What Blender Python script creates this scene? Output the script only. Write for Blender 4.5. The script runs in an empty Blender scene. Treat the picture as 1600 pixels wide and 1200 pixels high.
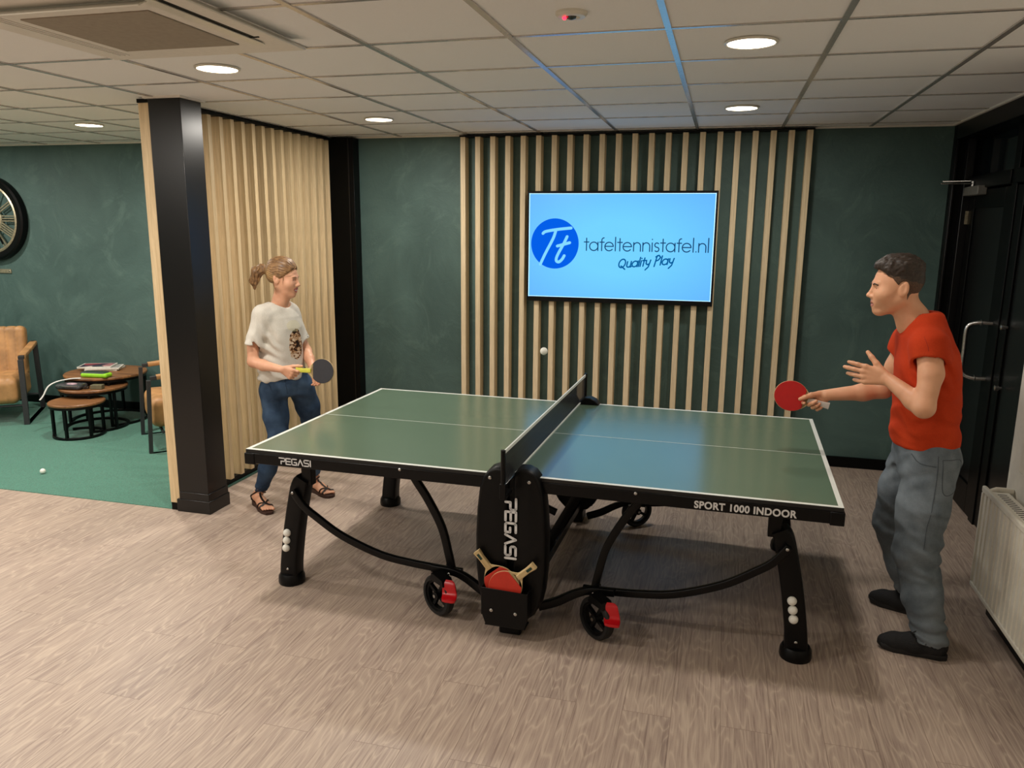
import bpy, math, random
import numpy as np
from mathutils import Vector, Matrix
random.seed(7); rng = np.random.RandomState(7)
C = bpy.context.scene.collection
S = bpy.context.scene
PI = math.pi
CEIL = 2.571

# ---------------------------------------------------------------- camera, world, exposure
def make_camera():
    cam = bpy.data.cameras.new('camera'); o = bpy.data.objects.new('camera', cam); C.objects.link(o)
    f, a, b, c = 1221.15286, -0.260231707, 0.201660732, 0.00843592592
    fw = Vector((math.sin(a)*math.cos(b), math.cos(a)*math.cos(b), -math.sin(b)))
    r = Vector((math.cos(a), -math.sin(a), 0)); u = r.cross(fw)
    r2 = math.cos(c)*r + math.sin(c)*u; u2 = -math.sin(c)*r + math.cos(c)*u
    M = Matrix((r2, u2, -fw)).transposed().to_4x4()
    M.translation = Vector((0.8319042, -3.97653441, 1.85390812))
    o.matrix_world = M
    cam.sensor_width = 36.0; cam.lens = f/1600*36.0; cam.clip_start = .05; cam.clip_end = 60
    S.camera = o
make_camera()
w = bpy.data.worlds.new('world'); S.world = w; w.use_nodes = True
w.node_tree.nodes['Background'].inputs[0].default_value = (.75, .8, .85, 1)
w.node_tree.nodes['Background'].inputs[1].default_value = .03
S.view_settings.view_transform = 'Standard'; S.view_settings.look = 'None'
S.view_settings.gamma = 1; S.view_settings.use_curve_mapping = False
S.view_settings.exposure = 0.1
LAMP_W = 16.0
LAMP_COL = (1.0, .94, .855)
# downlight positions (x, y, power factor), on the ceiling's 2.43 x 1.8 m lamp grid
DOWNLIGHTS = [(-1.54, -.546, 1.15), (-1.555, 1.311, 1.35), (.886, -.549, .6), (.883, 1.255, .6), (-3.88, 1.183, 2.0),
              (-3.9, -.55, 1.8), (-6.2, 1.18, 1.7), (-6.2, -.55, 1.5), (-3.9, -2.35, 2.2), (-1.55, -2.35, 1.15), (.88, -2.35, .12),
              (-3.9, -4.15, 2.0), (-1.55, -4.15, 1.0), (.88, -4.15, .12)]

# ---------------------------------------------------------------- helpers: colours, materials
def lin(c):
    return tuple(((v/255)/12.92 if v/255 <= .04045 else ((v/255+.055)/1.055)**2.4) for v in c) + (1,)
class NT:
    def __init__(s, name):
        s.m = bpy.data.materials.new(name); s.m.use_nodes = True
        s.t = s.m.node_tree; s.b = s.t.nodes['Principled BSDF']
    def n(s, typ, **kw):
        nd = s.t.nodes.new(typ)
        for k, v in kw.items():
            if k in nd.inputs: nd.inputs[k].default_value = v
            else: setattr(nd, k, v)
        return nd
    def l(s, a, b): s.t.links.new(a, b)
    def coord(s, scale=(1, 1, 1), rot=(0, 0, 0), loc=(0, 0, 0)):
        tc = s.n('ShaderNodeTexCoord'); mp = s.n('ShaderNodeMapping')
        mp.inputs['Scale'].default_value = scale; mp.inputs['Rotation'].default_value = rot; mp.inputs['Location'].default_value = loc
        s.l(tc.outputs['Object'], mp.inputs[0]); return mp.outputs[0]
    def ramp(s, fac, stops):
        r = s.n('ShaderNodeValToRGB'); e = r.color_ramp.elements
        while len(e) < len(stops): e.new(.5)
        for i, (p, c) in enumerate(stops): e[i].position = p; e[i].color = c if len(c) == 4 else (*c, 1)
        s.l(fac, r.inputs[0]); return r.outputs[0]
    def mix(s, fac, a, b, bt='MIX'):
        m = s.n('ShaderNodeMix', data_type='RGBA', blend_type=bt)
        for sock, v in ((m.inputs[0], fac), (m.inputs[6], a), (m.inputs[7], b)):
            if hasattr(v, 'links'): s.l(v, sock)
            else: sock.default_value = v
        return m.outputs[2]
    def bump(s, h, strength=.3, dist=.01):
        b = s.n('ShaderNodeBump', Strength=strength, Distance=dist); s.l(h, b.inputs['Height']); s.l(b.outputs[0], s.b.inputs['Normal'])
def plain(name, rgb, rough=.5, metal=0, var=.06, scale=40, bump=0, coat=0, emit=0, spec=None, sheen=0):
    k = NT(name); c = lin(rgb); b = k.b
    nz = k.n('ShaderNodeTexNoise', Scale=scale, Detail=4.0); k.l(k.coord(), nz.inputs['Vector'])
    dk = tuple(v*(1-var*2) for v in c[:3])+(1,); lt = tuple(min(1, v*(1+var)) for v in c[:3])+(1,)
    k.l(k.ramp(nz.outputs['Fac'], [(.3, dk), (.7, lt)]), b.inputs['Base Color'])
    b.inputs['Roughness'].default_value = rough; b.inputs['Metallic'].default_value = metal
    if spec is not None: b.inputs['Specular IOR Level'].default_value = spec
    if coat: b.inputs['Coat Weight'].default_value = coat; b.inputs['Coat Roughness'].default_value = .15
    if sheen: b.inputs['Sheen Weight'].default_value = sheen
    if emit:
        if spec == 0: k.l(k.ramp(nz.outputs['Fac'], [(0, (0, 0, 0, 1)), (1, (0, 0, 0, 1))]), b.inputs['Base Color'])
        b.inputs['Emission Color'].default_value = c; b.inputs['Emission Strength'].default_value = emit
    if bump: k.bump(nz.outputs['Fac'], bump, .005)
    return k.m
def wood(name, a, b2, axis='z', scale=1.0, rough=.55):
    k = NT(name); st = {'z': (26, 26, 1.2), 'y': (26, 1.2, 26), 'x': (1.2, 26, 26)}[axis]
    co = k.coord(tuple(v*scale for v in st))
    n1 = k.n('ShaderNodeTexNoise', Scale=1.0, Detail=6.0, Roughness=.65, Distortion=1.2); k.l(co, n1.inputs['Vector'])
    n2 = k.n('ShaderNodeTexNoise', Scale=5.0, Detail=3.0, Roughness=.7); k.l(co, n2.inputs['Vector'])
    c1 = k.ramp(n1.outputs['Fac'], [(.3, lin(a)), (.68, lin(b2))])
    c2 = k.ramp(n2.outputs['Fac'], [(.35, (.72, .72, .72, 1)), (.62, (1, 1, 1, 1))])
    oi = k.n('ShaderNodeObjectInfo')
    rv = k.ramp(oi.outputs['Random'], [(0, (.88, .87, .85, 1)), (1, (1.0, 1.0, 1.0, 1))])
    k.l(k.mix(1.0, k.mix(.6, c1, c2, 'MULTIPLY'), rv, 'MULTIPLY'), k.b.inputs['Base Color'])
    k.b.inputs['Roughness'].default_value = rough; k.bump(n2.outputs['Fac'], .15, .002); return k.m
def plaster(name, a, b2, c3):
    k = NT(name); co = k.coord((1, 1, 1))
    n1 = k.n('ShaderNodeTexNoise', Scale=1.3, Detail=7.0, Roughness=.6, Distortion=.8); k.l(co, n1.inputs['Vector'])
    n2 = k.n('ShaderNodeTexNoise', Scale=2.6, Detail=9.0, Roughness=.72, Distortion=1.6); k.l(co, n2.inputs['Vector'])
    n3 = k.n('ShaderNodeTexNoise', Scale=60.0, Detail=3.0); k.l(co, n3.inputs['Vector'])
    base = k.ramp(n1.outputs['Fac'], [(.32, lin(a)), (.66, lin(b2))])
    msk = k.ramp(n2.outputs['Fac'], [(.52, (0, 0, 0, 1)), (.8, (1, 1, 1, 1))])
    k.l(k.mix(msk, base, lin(c3)), k.b.inputs['Base Color'])
    ad = k.n('ShaderNodeMath', operation='ADD'); ml = k.n('ShaderNodeMath', operation='MULTIPLY'); ml.inputs[1].default_value = .12
    k.l(n3.outputs['Fac'], ml.inputs[0]); k.l(n2.outputs['Fac'], ad.inputs[0]); k.l(ml.outputs[0], ad.inputs[1])
    k.b.inputs['Roughness'].default_value = .62; k.bump(ad.outputs[0], .5, .012); return k.m
def plank_floor():
    k = NT('limed_wood_planks')
    tc = k.n('ShaderNodeTexCoord'); sp = k.n('ShaderNodeSeparateXYZ'); k.l(tc.outputs['Object'], sp.inputs[0])
    cb = k.n('ShaderNodeCombineXYZ'); k.l(sp.outputs['Y'], cb.inputs['X']); k.l(sp.outputs['X'], cb.inputs['Y'])
    br = k.n('ShaderNodeTexBrick', Scale=1.0); br.offset = .37; br.offset_frequency = 2
    br.inputs['Brick Width'].default_value = 1.22; br.inputs['Row Height'].default_value = .185
    br.inputs['Mortar Size'].default_value = .0009; br.inputs['Mortar Smooth'].default_value = .3; br.inputs['Bias'].default_value = 0
    br.inputs['Color1'].default_value = (0, 0, 0, 1); br.inputs['Color2'].default_value = (1, 1, 1, 1); br.inputs['Mortar'].default_value = (.5, .5, .5, 1)
    k.l(cb.outputs[0], br.inputs['Vector'])
    # every plank shifts the grain by its own amount
    off = k.n('ShaderNodeVectorMath', operation='SCALE'); k.l(br.outputs['Color'], off.inputs[0]); off.inputs['Scale'].default_value = 7.3
    ad = k.n('ShaderNodeVectorMath', operation='ADD'); k.l(cb.outputs[0], ad.inputs[0]); k.l(off.outputs[0], ad.inputs[1])
    def mp(sc):
        m = k.n('ShaderNodeMapping'); m.inputs['Scale'].default_value = sc; k.l(ad.outputs[0], m.inputs[0]); return m.outputs[0]
    dist = k.n('ShaderNodeTexNoise', Scale=1.0, Detail=2.0); k.l(mp((1.3, 7.5, 1)), dist.inputs['Vector'])
    wv = k.n('ShaderNodeMath', operation='MULTIPLY'); wv.inputs[1].default_value = 34.0; k.l(dist.outputs['Fac'], wv.inputs[0])
    fr = k.n('ShaderNodeMath', operation='PINGPONG'); fr.inputs[1].default_value = 1.0; k.l(wv.outputs[0], fr.inputs[0])
    rings = k.ramp(fr.outputs[0], [(.0, (1, 1, 1, 1)), (.35, (.25, .25, .25, 1)), (1, (0, 0, 0, 1))])
    g = k.n('ShaderNodeTexNoise', Scale=1.0, Detail=5.0, Roughness=.7); k.l(mp((3.2, 120, 1)), g.inputs['Vector'])
    gr = k.ramp(g.outputs['Fac'], [(.38, (0, 0, 0, 1)), (.66, (1, 1, 1, 1))])
    big = k.n('ShaderNodeTexNoise', Scale=1.0, Detail=3.0); k.l(mp((1.1, 4, 1)), big.inputs['Vector'])
    base = k.mix(br.outputs['Color'], lin((138, 119, 111)), lin((156, 136, 126)))
    base = k.mix(k.ramp(big.outputs['Fac'], [(.3, (0, 0, 0, 1)), (.7, (1, 1, 1, 1))]), base, lin((166, 146, 133)))
    lt = lin((212, 194, 174)); dk = lin((112, 92, 84))
    c1 = k.mix(k.mix(1.0, gr, (.42, .42, .42, 1), 'MULTIPLY'), base, lt)
    c2 = k.mix(k.mix(1.0, rings, (.45, .45, .45, 1), 'MULTIPLY'), c1, lt)
    dm = k.ramp(g.outputs['Fac'], [(.3, (.55, .55, .55, 1)), (.45, (0, 0, 0, 1))])
    c3 = k.mix(dm, c2, dk)
    k.l(k.mix(br.outputs['Fac'], c3, lin((118, 98, 88))), k.b.inputs['Base Color'])
    k.b.inputs['Roughness'].default_value = .42; k.b.inputs['Specular IOR Level'].default_value = .4
    k.bump(g.outputs['Fac'], .12, .002); return k.m

# ---------------------------------------------------------------- helpers: meshes and objects
class MB:
    def __init__(s): s.v = []; s.f = []; s.mi = []
    def add(s, v, f, mi=0):
        n = len(s.v); s.v += [tuple(map(float, p)) for p in v]; s.f += [tuple(n+i for i in q) for q in f]; s.mi += [mi]*len(f); return s
    def box(s, x0, x1, y0, y1, z0, z1, mi=0, M=None):
        v = [(x, y, z) for z in (z0, z1) for y in (y0, y1) for x in (x0, x1)]
        if M is not None: v = [tuple(M @ Vector(p)) for p in v]
        return s.add(v, [(0, 2, 3, 1), (4, 5, 7, 6), (0, 1, 5, 4), (2, 6, 7, 3), (0, 4, 6, 2), (1, 3, 7, 5)], mi)
    def rings(s, rs, closed=False, caps=True, mi=0):
        n = len(rs[0]); v = [p for r in rs for p in r]; f = []; m = len(rs)
        for i in range(m if closed else m-1):
            for j in range(n):
                f.append((i*n+j, i*n+(j+1) % n, ((i+1) % m)*n+(j+1) % n, ((i+1) % m)*n+j))
        if caps and not closed: f += [tuple(range(n))[::-1], tuple((m-1)*n+j for j in range(n))]
        return s.add(v, f, mi)
    def tube(s, pts, r, n=12, closed=False, sec=None, up=(0, 0, 1), mi=0):
        """sweep a round (or given 2D section) profile along points; r scalar, or list of (a, b) or radii"""
        P = [Vector(p) for p in pts]; m = len(P); rs = []; up = Vector(up)
        prev = None
        for i, p in enumerate(P):
            a = P[(i-1) % m] if (closed or i > 0) else p; b = P[(i+1) % m] if (closed or i < m-1) else p
            t = (b-a).normalized()
            if prev is None:
                u = up if abs(t.dot(up)) < .95 else Vector((1, 0, 0))
                x = t.cross(u).normalized()
            else: x = (prev - t*prev.dot(t)).normalized()
            prev = x; y = x.cross(t).normalized()
            rr = r[i] if isinstance(r, (list, tuple)) and len(r) == m and not isinstance(sec, str) else r
            ra, rb = rr if isinstance(rr, (tuple, list)) else (rr, rr)
            if sec is None: pr = [(math.cos(2*PI*k/n), math.sin(2*PI*k/n)) for k in range(n)]
            else: pr = sec
            rs.append([p + x*(ra*c) + y*(rb*d) for c, d in pr])
        return s.rings(rs, closed, not closed, mi)
    def lathe(s, prof, c=(0, 0, 0), n=32, axis='z', mi=0, caps=True):
        rs = []
        for r, h in prof:
            ring = []
            for k in range(n):
                a = 2*PI*k/n; x, y = r*math.cos(a), r*math.sin(a)
                q = {'z': (x, y, h), 'y': (x, h, y), 'x': (h, x, y)}[axis]
                ring.append((c[0]+q[0], c[1]+q[1], c[2]+q[2]))
            rs.append(ring)
        return s.rings(rs, False, caps, mi)
    def prism(s, outline, a, b, axis='y', mi=0):
        """extrude a 2D outline (x,z), (x,y) or (y,z) between a and b"""
        f = {'y': lambda p, t: (p[0], t, p[1]), 'z': lambda p, t: (p[0], p[1], t), 'x': lambda p, t: (t, p[0], p[1])}[axis]
        return s.rings([[f(p, a) for p in outline], [f(p, b) for p in outline]], mi=mi)
    def sphere(s, c, r, n=20, mi=0):
        r3 = r if isinstance(r, (tuple, list)) else (r, r, r)
        rs = []
        for i in range(1, n//2):
            a = PI*i/(n//2)
            rs.append([(c[0]+r3[0]*math.sin(a)*math.cos(2*PI*k/n), c[1]+r3[1]*math.sin(a)*math.sin(2*PI*k/n), c[2]-r3[2]*math.cos(a)) for k in range(n)])
        return s.rings(rs, mi=mi)
    def build(s, name, mat, parent=None, smooth=False, bevel=0, seg=2, origin=None, auto=None):
        me = bpy.data.meshes.new(name); v = s.v
        if origin is not None: v = [(a-origin[0], b-origin[1], c-origin[2]) for a, b, c in v]
        me.from_pydata(v, [], s.f)
        mats = mat if isinstance(mat, (list, tuple)) else [mat]
        for m in mats: me.materials.append(m)
        me.polygons.foreach_set('material_index', s.mi)
        me.validate(); me.update()
        import bmesh
        bm = bmesh.new(); bm.from_mesh(me); bmesh.ops.recalc_face_normals(bm, faces=bm.faces); bm.to_mesh(me); bm.free()
        o = bpy.data.objects.new(name, me); C.objects.link(o)
        if origin is not None: o.location = origin
        if parent is not None: o.parent = parent
        if bevel:
            md = o.modifiers.new('bevel', 'BEVEL'); md.width = bevel; md.segments = seg; md.limit_method = 'ANGLE'; md.angle_limit = .6
        if smooth or bevel:
            me.polygons.foreach_set('use_smooth', [True]*len(me.polygons))
            try: me.set_sharp_from_angle(angle=.7 if auto is None else auto)
            except Exception: pass
        return o
RR = [(c*.75+ (.25*math.cos(a)), d*.75+.25*math.sin(a)) for c, d, a0 in ((1, 1, 0), (-1, 1, PI/2), (-1, -1, PI), (1, -1, 1.5*PI)) for a in (a0, a0+PI/4, a0+PI/2)]  # rounded square section
def tag(o, label=None, cat=None, group=None, kind=None):
    if label: o['label'] = label
    if cat: o['category'] = cat
    if group: o['group'] = group
    if kind: o['kind'] = kind
    return o
def thing(name, label, cat, loc=(0, 0, 0), rz=0, group=None):
    o = bpy.data.objects.new(name, None); C.objects.link(o); o.empty_display_size = .1
    o.location = loc; o.rotation_euler = (0, 0, rz); return tag(o, label, cat, group)
def struct(o): o['kind'] = 'structure'; return o
def arc(cx, cy, r, a0, a1, n=12, ry=None):
    ry = r if ry is None else ry
    return [(cx+r*math.cos(math.radians(a0+(a1-a0)*i/n)), cy+ry*math.sin(math.radians(a0+(a1-a0)*i/n))) for i in range(n+1)]
def smooth_path(pts, k=6):
    """Catmull-Rom through the points"""
    P = [Vector(p) for p in pts]; P = [P[0]*2-P[1]] + P + [P[-1]*2-P[-2]]; out = []
    for i in range(1, len(P)-2):
        for j in range(k):
            t = j/k; a, b, c, d = P[i-1:i+3]
            out.append(.5*((2*b)+(c-a)*t+(2*a-5*b+4*c-d)*t*t+(3*b-a-3*c+d)*t**3))
    out.append(P[-2]); return out
# a stroke alphabet: unit x-height lower case and logo capitals; value = (advance, [polylines])
LET = {
 'a': (1.22, [arc(.5, .5, .5, 0, 360, 20), [(1, 1), (1, 0)]]), 't': (.66, [[(.28, 1.45), (.28, 0)], [(0, 1), (.56, 1)]]),
 'f': (.62, [[(.24, 0), (.24, 1.25)]+arc(.5, 1.25, .26, 180, 90, 6), [(0, 1), (.52, 1)]]),
 'e': (1.2, [[(.0, .52), (1, .52)]+arc(.5, .5, .5, 3, 320, 20)]), 'l': (.3, [[(.05, 1.6), (.05, 0)]]),
 'n': (1.08, [[(.05, 1), (.05, 0)], [(.05, .5)]+arc(.45, .6, .4, 180, 0, 12)+[(.85, 0)]]),
 'i': (.3, [[(.05, 1), (.05, 0)], [(.05, 1.38), (.05, 1.42)]]),
 's': (.72, [arc(.3, .75, .25, 40, 270, 10)+arc(.3, .25, .25, 90, -140, 10)]), '.': (.32, [[(.08, .02), (.08, .06)]]),
 'Q': (1.5, [arc(.6, .75, .6, 60, 420, 20, .75), [(.5, .3), (1.35, -.35)]]), 'u': (1.0, [[(.05, 1), (.05, .35)]+arc(.4, .35, .35, 180, 350, 8)+[(.75, 1)], [(.75, 1), (.75, 0), (.95, .1)]]),
 'y': (1.0, [[(.05, 1), (.1, .4), (.4, .2), (.75, .4)], [(.8, 1), (.65, -.2), (.2, -.7)]]), 'P': (1.1, [[(.2, 1.7), (.1, -.2)], [(.0, 1.5), (.5, 1.75), (.9, 1.35), (.6, .9), (.15, .75)]]),
 ' ': (.6, []),
 'LP': (1.06, [[(-.22, 1), (.72, 1), (.85, .88), (.85, .58), (.72, .46), (.12, .46), (.12, 0)]]), 'LE': (1.1, [[(.85, 1), (0, 1), (0, 0), (.85, 0)], [(0, .5), (.8, .5)]]),
 'LG': (1.15, [[(.88, 1), (.12, 1), (0, .88), (0, .12), (.12, 0), (.88, 0), (.88, .45), (.45, .45)]]), 'LA': (1.15, [[(0, 0), (.45, 1), (.9, 0)]]),
 'LS': (1.12, [[(.85, 1), (.12, 1), (0, .88), (0, .62), (.12, .5), (.75, .5), (.87, .38), (.87, .12), (.75, 0), (0, 0)]]), 'LI': (.3, [[(.05, 1), (.05, 0)]])}
PEG = ['LP', 'LE', 'LG', 'LA', 'LS', 'LI']
def lettering(seq, mapf, width, size=1.0, slant=0.0):
    """ribbon letters: mapf turns (u, v) in the sign's own plane into a 3D point"""
    mb = MB(); x = 0; hw = width/2
    for ch in seq:
        adv, pl = LET[ch]
        for p in pl:
            q = [((x+a)*size+b*size*slant, b*size) for a, b in p]
            for (a, b), (c, d) in zip(q, q[1:]):
                L = math.hypot(c-a, d-b) or 1e-6; nx, ny = -(d-b)/L*hw, (c-a)/L*hw
                mb.add([mapf(a+nx, b+ny), mapf(a-nx, b-ny), mapf(c-nx, d-ny), mapf(c+nx, d+ny)], [(0, 1, 2, 3)])
            for a, b in q:
                mb.add([mapf(a+hw*math.cos(k*PI/4), b+hw*math.sin(k*PI/4)) for k in range(8)], [tuple(range(8))])
        x += adv
    return mb
# ---------------------------------------------------------------- helpers: solid modelling of bodies by signed distance
def V(*a): return np.array(a, float)
def noise3(p, seed=0):
    i = np.floor(p).astype(np.int64); f = p-i; f = f*f*(3-2*f); r = 0
    for dx in (0, 1):
        for dy in (0, 1):
            for dz in (0, 1):
                h = ((i[:, 0]+dx)*73856093) ^ ((i[:, 1]+dy)*19349663) ^ ((i[:, 2]+dz)*83492791) ^ (seed*2654435)
                h = (h ^ (h >> 13))*1274126177 & 0x7fffffff
                r = r + (h/2147483647.)*(f[:, 0] if dx else 1-f[:, 0])*(f[:, 1] if dy else 1-f[:, 1])*(f[:, 2] if dz else 1-f[:, 2])
    return r*2-1
def rc(p, a, b, ra, rb):
    a = np.asarray(a, float); b = np.asarray(b, float); ba = b-a; pa = p-a
    h = np.clip(pa@ba/max(ba@ba, 1e-12), 0, 1)
    return np.linalg.norm(pa-h[:, None]*ba, axis=1)-(ra+(rb-ra)*h)
def chain(p, pts, rs, k=.01):
    d = None
    for a, b, ra, rb in zip(pts, pts[1:], rs, rs[1:]):
        e = rc(p, a, b, ra, rb); d = e if d is None else sm(d, e, k)
    return d
def ell(p, c, r, R=None):
    q = p-np.asarray(c, float)
    if R is not None: q = q@R
    r = np.asarray(r, float); k0 = np.linalg.norm(q/r, axis=1); k1 = np.linalg.norm(q/(r*r), axis=1)
    return np.where(k1 > 1e-9, k0*(k0-1)/np.maximum(k1, 1e-9), -r.min())
def sm(a, b, k):
    h = np.maximum(k-np.abs(a-b), 0)/k; return np.minimum(a, b)-h*h*k*.25
def smx(a, b, k): return -sm(-a, -b, k)
def loft(p, keys, yaw=0., pw=2.3):
    """keys: (z, cx, cy, r_front_back, r_side) horizontal sections, turned by yaw"""
    K = np.array(keys, float); K = K[np.argsort(K[:, 0])]
    z = p[:, 2]; g = [np.interp(z, K[:, 0], K[:, i]) for i in range(1, 5)]
    dx, dy = p[:, 0]-g[0], p[:, 1]-g[1]; c, s = math.cos(yaw), math.sin(yaw)
    u = dx*c+dy*s; v = -dx*s+dy*c
    rr = (np.abs(u/g[2])**pw+np.abs(v/g[3])**pw)**(1/pw)
    d = (rr-1)*np.minimum(g[2], g[3])*.85
    return smx(d, np.maximum(z-K[-1, 0], K[0, 0]-z), .02)
def basis(f, up=(0, 0, 1)):
    """matrix whose columns are the local x (forward), y (left), z axes"""
    f = V(*f); f = f/np.linalg.norm(f); u = V(*up); l = np.cross(u, f); l /= np.linalg.norm(l); u = np.cross(f, l)
    return np.stack([f, l, u], 1)
def sdf_mesh(name, fn, lo, hi, h, mat, parent=None, matfn=None, origin=(0, 0, 0), slack=1.6, rings=None):
    B = 8; lo = np.asarray(lo, float); hi = np.asarray(hi, float)
    n = np.ceil((hi-lo)/h).astype(int)
    def sub(cells, size):       # keep cells whose centre lies close to the surface
        c = lo+(cells+.5)*size*h; keep = np.zeros(len(c), bool)
        for i in range(0, len(c), 200000): keep[i:i+200000] = np.abs(fn(c[i:i+200000])) < size*h*.87*slack+.004
        return cells[keep]
    big = np.stack(np.meshgrid(*[np.arange(int(np.ceil(m/32))) for m in n], indexing='ij'), -1).reshape(-1, 3)
    big = sub(big, 32)
    o4 = np.stack(np.meshgrid(*[np.arange(4)]*3, indexing='ij'), -1).reshape(-1, 3)
    blk = sub((big[:, None]*4+o4[None]).reshape(-1, 3), B)
    g = np.stack(np.meshgrid(*[np.arange(B+1)]*3, indexing='ij'), -1).reshape(-1, 3)
    vs, keys, edges = [], [], []
    N = int(n.max())+64
    for s in range(0, len(blk), 256):
        b = blk[s:s+256]; idx = (b[:, None]*B+g[None])
        d = fn((lo+idx.reshape(-1, 3)*h)).reshape(len(b), B+1, B+1, B+1)
        sg = d < 0
        cor = [(i, j, k) for i in (0, 1) for j in (0, 1) for k in (0, 1)]
        cs = np.stack([sg[:, i:i+B, j:j+B, k:k+B] for i, j, k in cor], -1)
        dv = np.stack([d[:, i:i+B, j:j+B, k:k+B] for i, j, k in cor], -1)
        mixd = cs.any(-1) & ~cs.all(-1)
        w = np.argwhere(mixd)
        if not len(w): continue
        D = dv[mixd]; G = cs[mixd]
        acc = np.zeros((len(w), 3)); cnt = np.zeros(len(w))
        for a in range(8):
            for ax in range(3):
                if cor[a][ax] == 0:
                    c2 = list(cor[a]); c2[ax] = 1; bb = cor.index(tuple(c2))
                    m = G[:, a] != G[:, bb]
                    t = np.where(m, D[:, a]/np.where(m, D[:, a]-D[:, bb], 1), 0)
                    pt = np.tile(np.array(cor[a], float), (len(w), 1)); pt[:, ax] += t
                    acc += pt*m[:, None]; cnt += m
        cell = b[w[:, 0]]*B+w[:, 1:]
        vs.append(lo+(cell+acc/cnt[:, None])*h)
        keys.append((cell[:, 0]*N+cell[:, 1])*N+cell[:, 2])
        edges.append(np.stack([G[:, 0], G[:, 4], G[:, 2], G[:, 1]], 1))
    vs = np.concatenate(vs); keys = np.concatenate(keys); edges = np.concatenate(edges)
    o = np.argsort(keys); vs, keys, edges = vs[o], keys[o], edges[o]
    st = [N*N, N, 1]; F = []
    for ax in range(3):
        u, v = (ax+1) % 3, (ax+2) % 3
        m = edges[:, 0] != edges[:, ax+1]; k0 = keys[m]; ins = edges[m, 0]
        q = []; ok = np.ones(len(k0), bool)
        for kk in (k0, k0-st[u], k0-st[u]-st[v], k0-st[v]):
            j = np.searchsorted(keys, kk); j = np.minimum(j, len(keys)-1); ok &= keys[j] == kk; q.append(j)
        q = np.stack(q, 1)[ok]; ins = ins[ok]
        F.append(np.where(ins[:, None], q, q[:, ::-1]))
    F = np.concatenate(F)
    me = bpy.data.meshes.new(name)
    me.vertices.add(len(vs)); me.vertices.foreach_set('co', (vs-np.asarray(origin)).ravel())
    me.loops.add(F.size); me.loops.foreach_set('vertex_index', F.ravel())
    me.polygons.add(len(F)); me.polygons.foreach_set('loop_start', np.arange(0, F.size, 4)); me.polygons.foreach_set('loop_total', np.full(len(F), 4))
    mats = mat if isinstance(mat, (list, tuple)) else [mat]
    for m in mats: me.materials.append(m)
    if matfn is not None: me.polygons.foreach_set('material_index', matfn(vs[F].mean(1)).astype(int))
    me.polygons.foreach_set('use_smooth', np.ones(len(F), bool))
    me.update(calc_edges=True); me.validate()
    ob = bpy.data.objects.new(name, me); C.objects.link(ob)
    if parent is not None: ob.parent = parent
    return ob

# ---------------------------------------------------------------- materials
M_floor = plank_floor()
M_green = plaster('dark_green_plaster', (64, 88, 84), (80, 106, 101), (94, 120, 113))
M_carpet = plain('green_carpet', (56, 126, 106), .95, var=.28, scale=170, bump=.8, sheen=.3)
M_tile = plain('ceiling_tile', (245, 244, 242), .9, var=.012, scale=220, bump=.05)
M_grid = plain('ceiling_grid_metal', (204, 200, 196), .25, metal=.6, var=.02)
M_black = plain('black_lacquer', (11, 11, 12), .3, var=.05, spec=.5)
M_blackwall = plain('black_satin_paint', (6, 7, 7), .4, var=.05, spec=.15)
M_oak = wood('oak_slat', (208, 180, 136), (236, 212, 170))
M_oak2 = wood('oak_slat_lightened', (224, 200, 158), (246, 226, 190))  # same oak, colour lightened to make up for weak light on the back wall
M_walnut = wood('reclaimed_wood_top', (92, 58, 34), (168, 116, 70), 'x', .8, .45)
M_steel = plain('black_powder_coated_steel', (8, 8, 9), .35, var=.03, spec=.22)
M_plastic = plain('black_plastic', (8, 8, 9), .38, var=.04, spec=.2)
M_chrome = plain('brushed_steel', (190, 190, 188), .25, metal=1, var=.03)
M_white = plain('white_enamel', (226, 222, 208), .35, var=.015)
M_wpaint = plain('white_wall_paint', (226, 222, 210), .6, var=.02)
M_top = plain('dark_green_table_coating', (98, 119, 99), .2, var=.02, scale=300, spec=1.0)
M_line = plain('white_line_paint', (228, 232, 226), .4, var=.01)
M_letter = plain('white_lettering', (222, 222, 222), .5, var=.01)
M_red = plain('red_plastic', (190, 14, 24), .3, var=.04)
M_rub = plain('red_bat_rubber', (205, 52, 34), .55, var=.03)
M_rubd = plain('deep_red_bat_rubber', (186, 20, 20), .5, var=.03)
M_rubk = plain('black_bat_rubber', (44, 44, 50), .6, var=.05)
M_ply = wood('pale_bat_wood', (206, 176, 122), (232, 208, 160), 'x', 3, .5)
M_ball = plain('matt_white_ball', (240, 240, 232), .45, var=.01)
M_leather = plain('cognac_leather', (186, 138, 88), .5, var=.16, scale=9, bump=.15)
M_brass = plain('aged_brass', (184, 174, 146), .4, metal=.65, var=.15)
M_glow = plain('lamp_diffuser', (255, 240, 214), .5, emit=9.0)
M_cass = plain('air_unit_white', (232, 226, 216), .55, var=.02)
M_grille = plain('air_unit_grille', (158, 146, 130), .8, var=.04)

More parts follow.
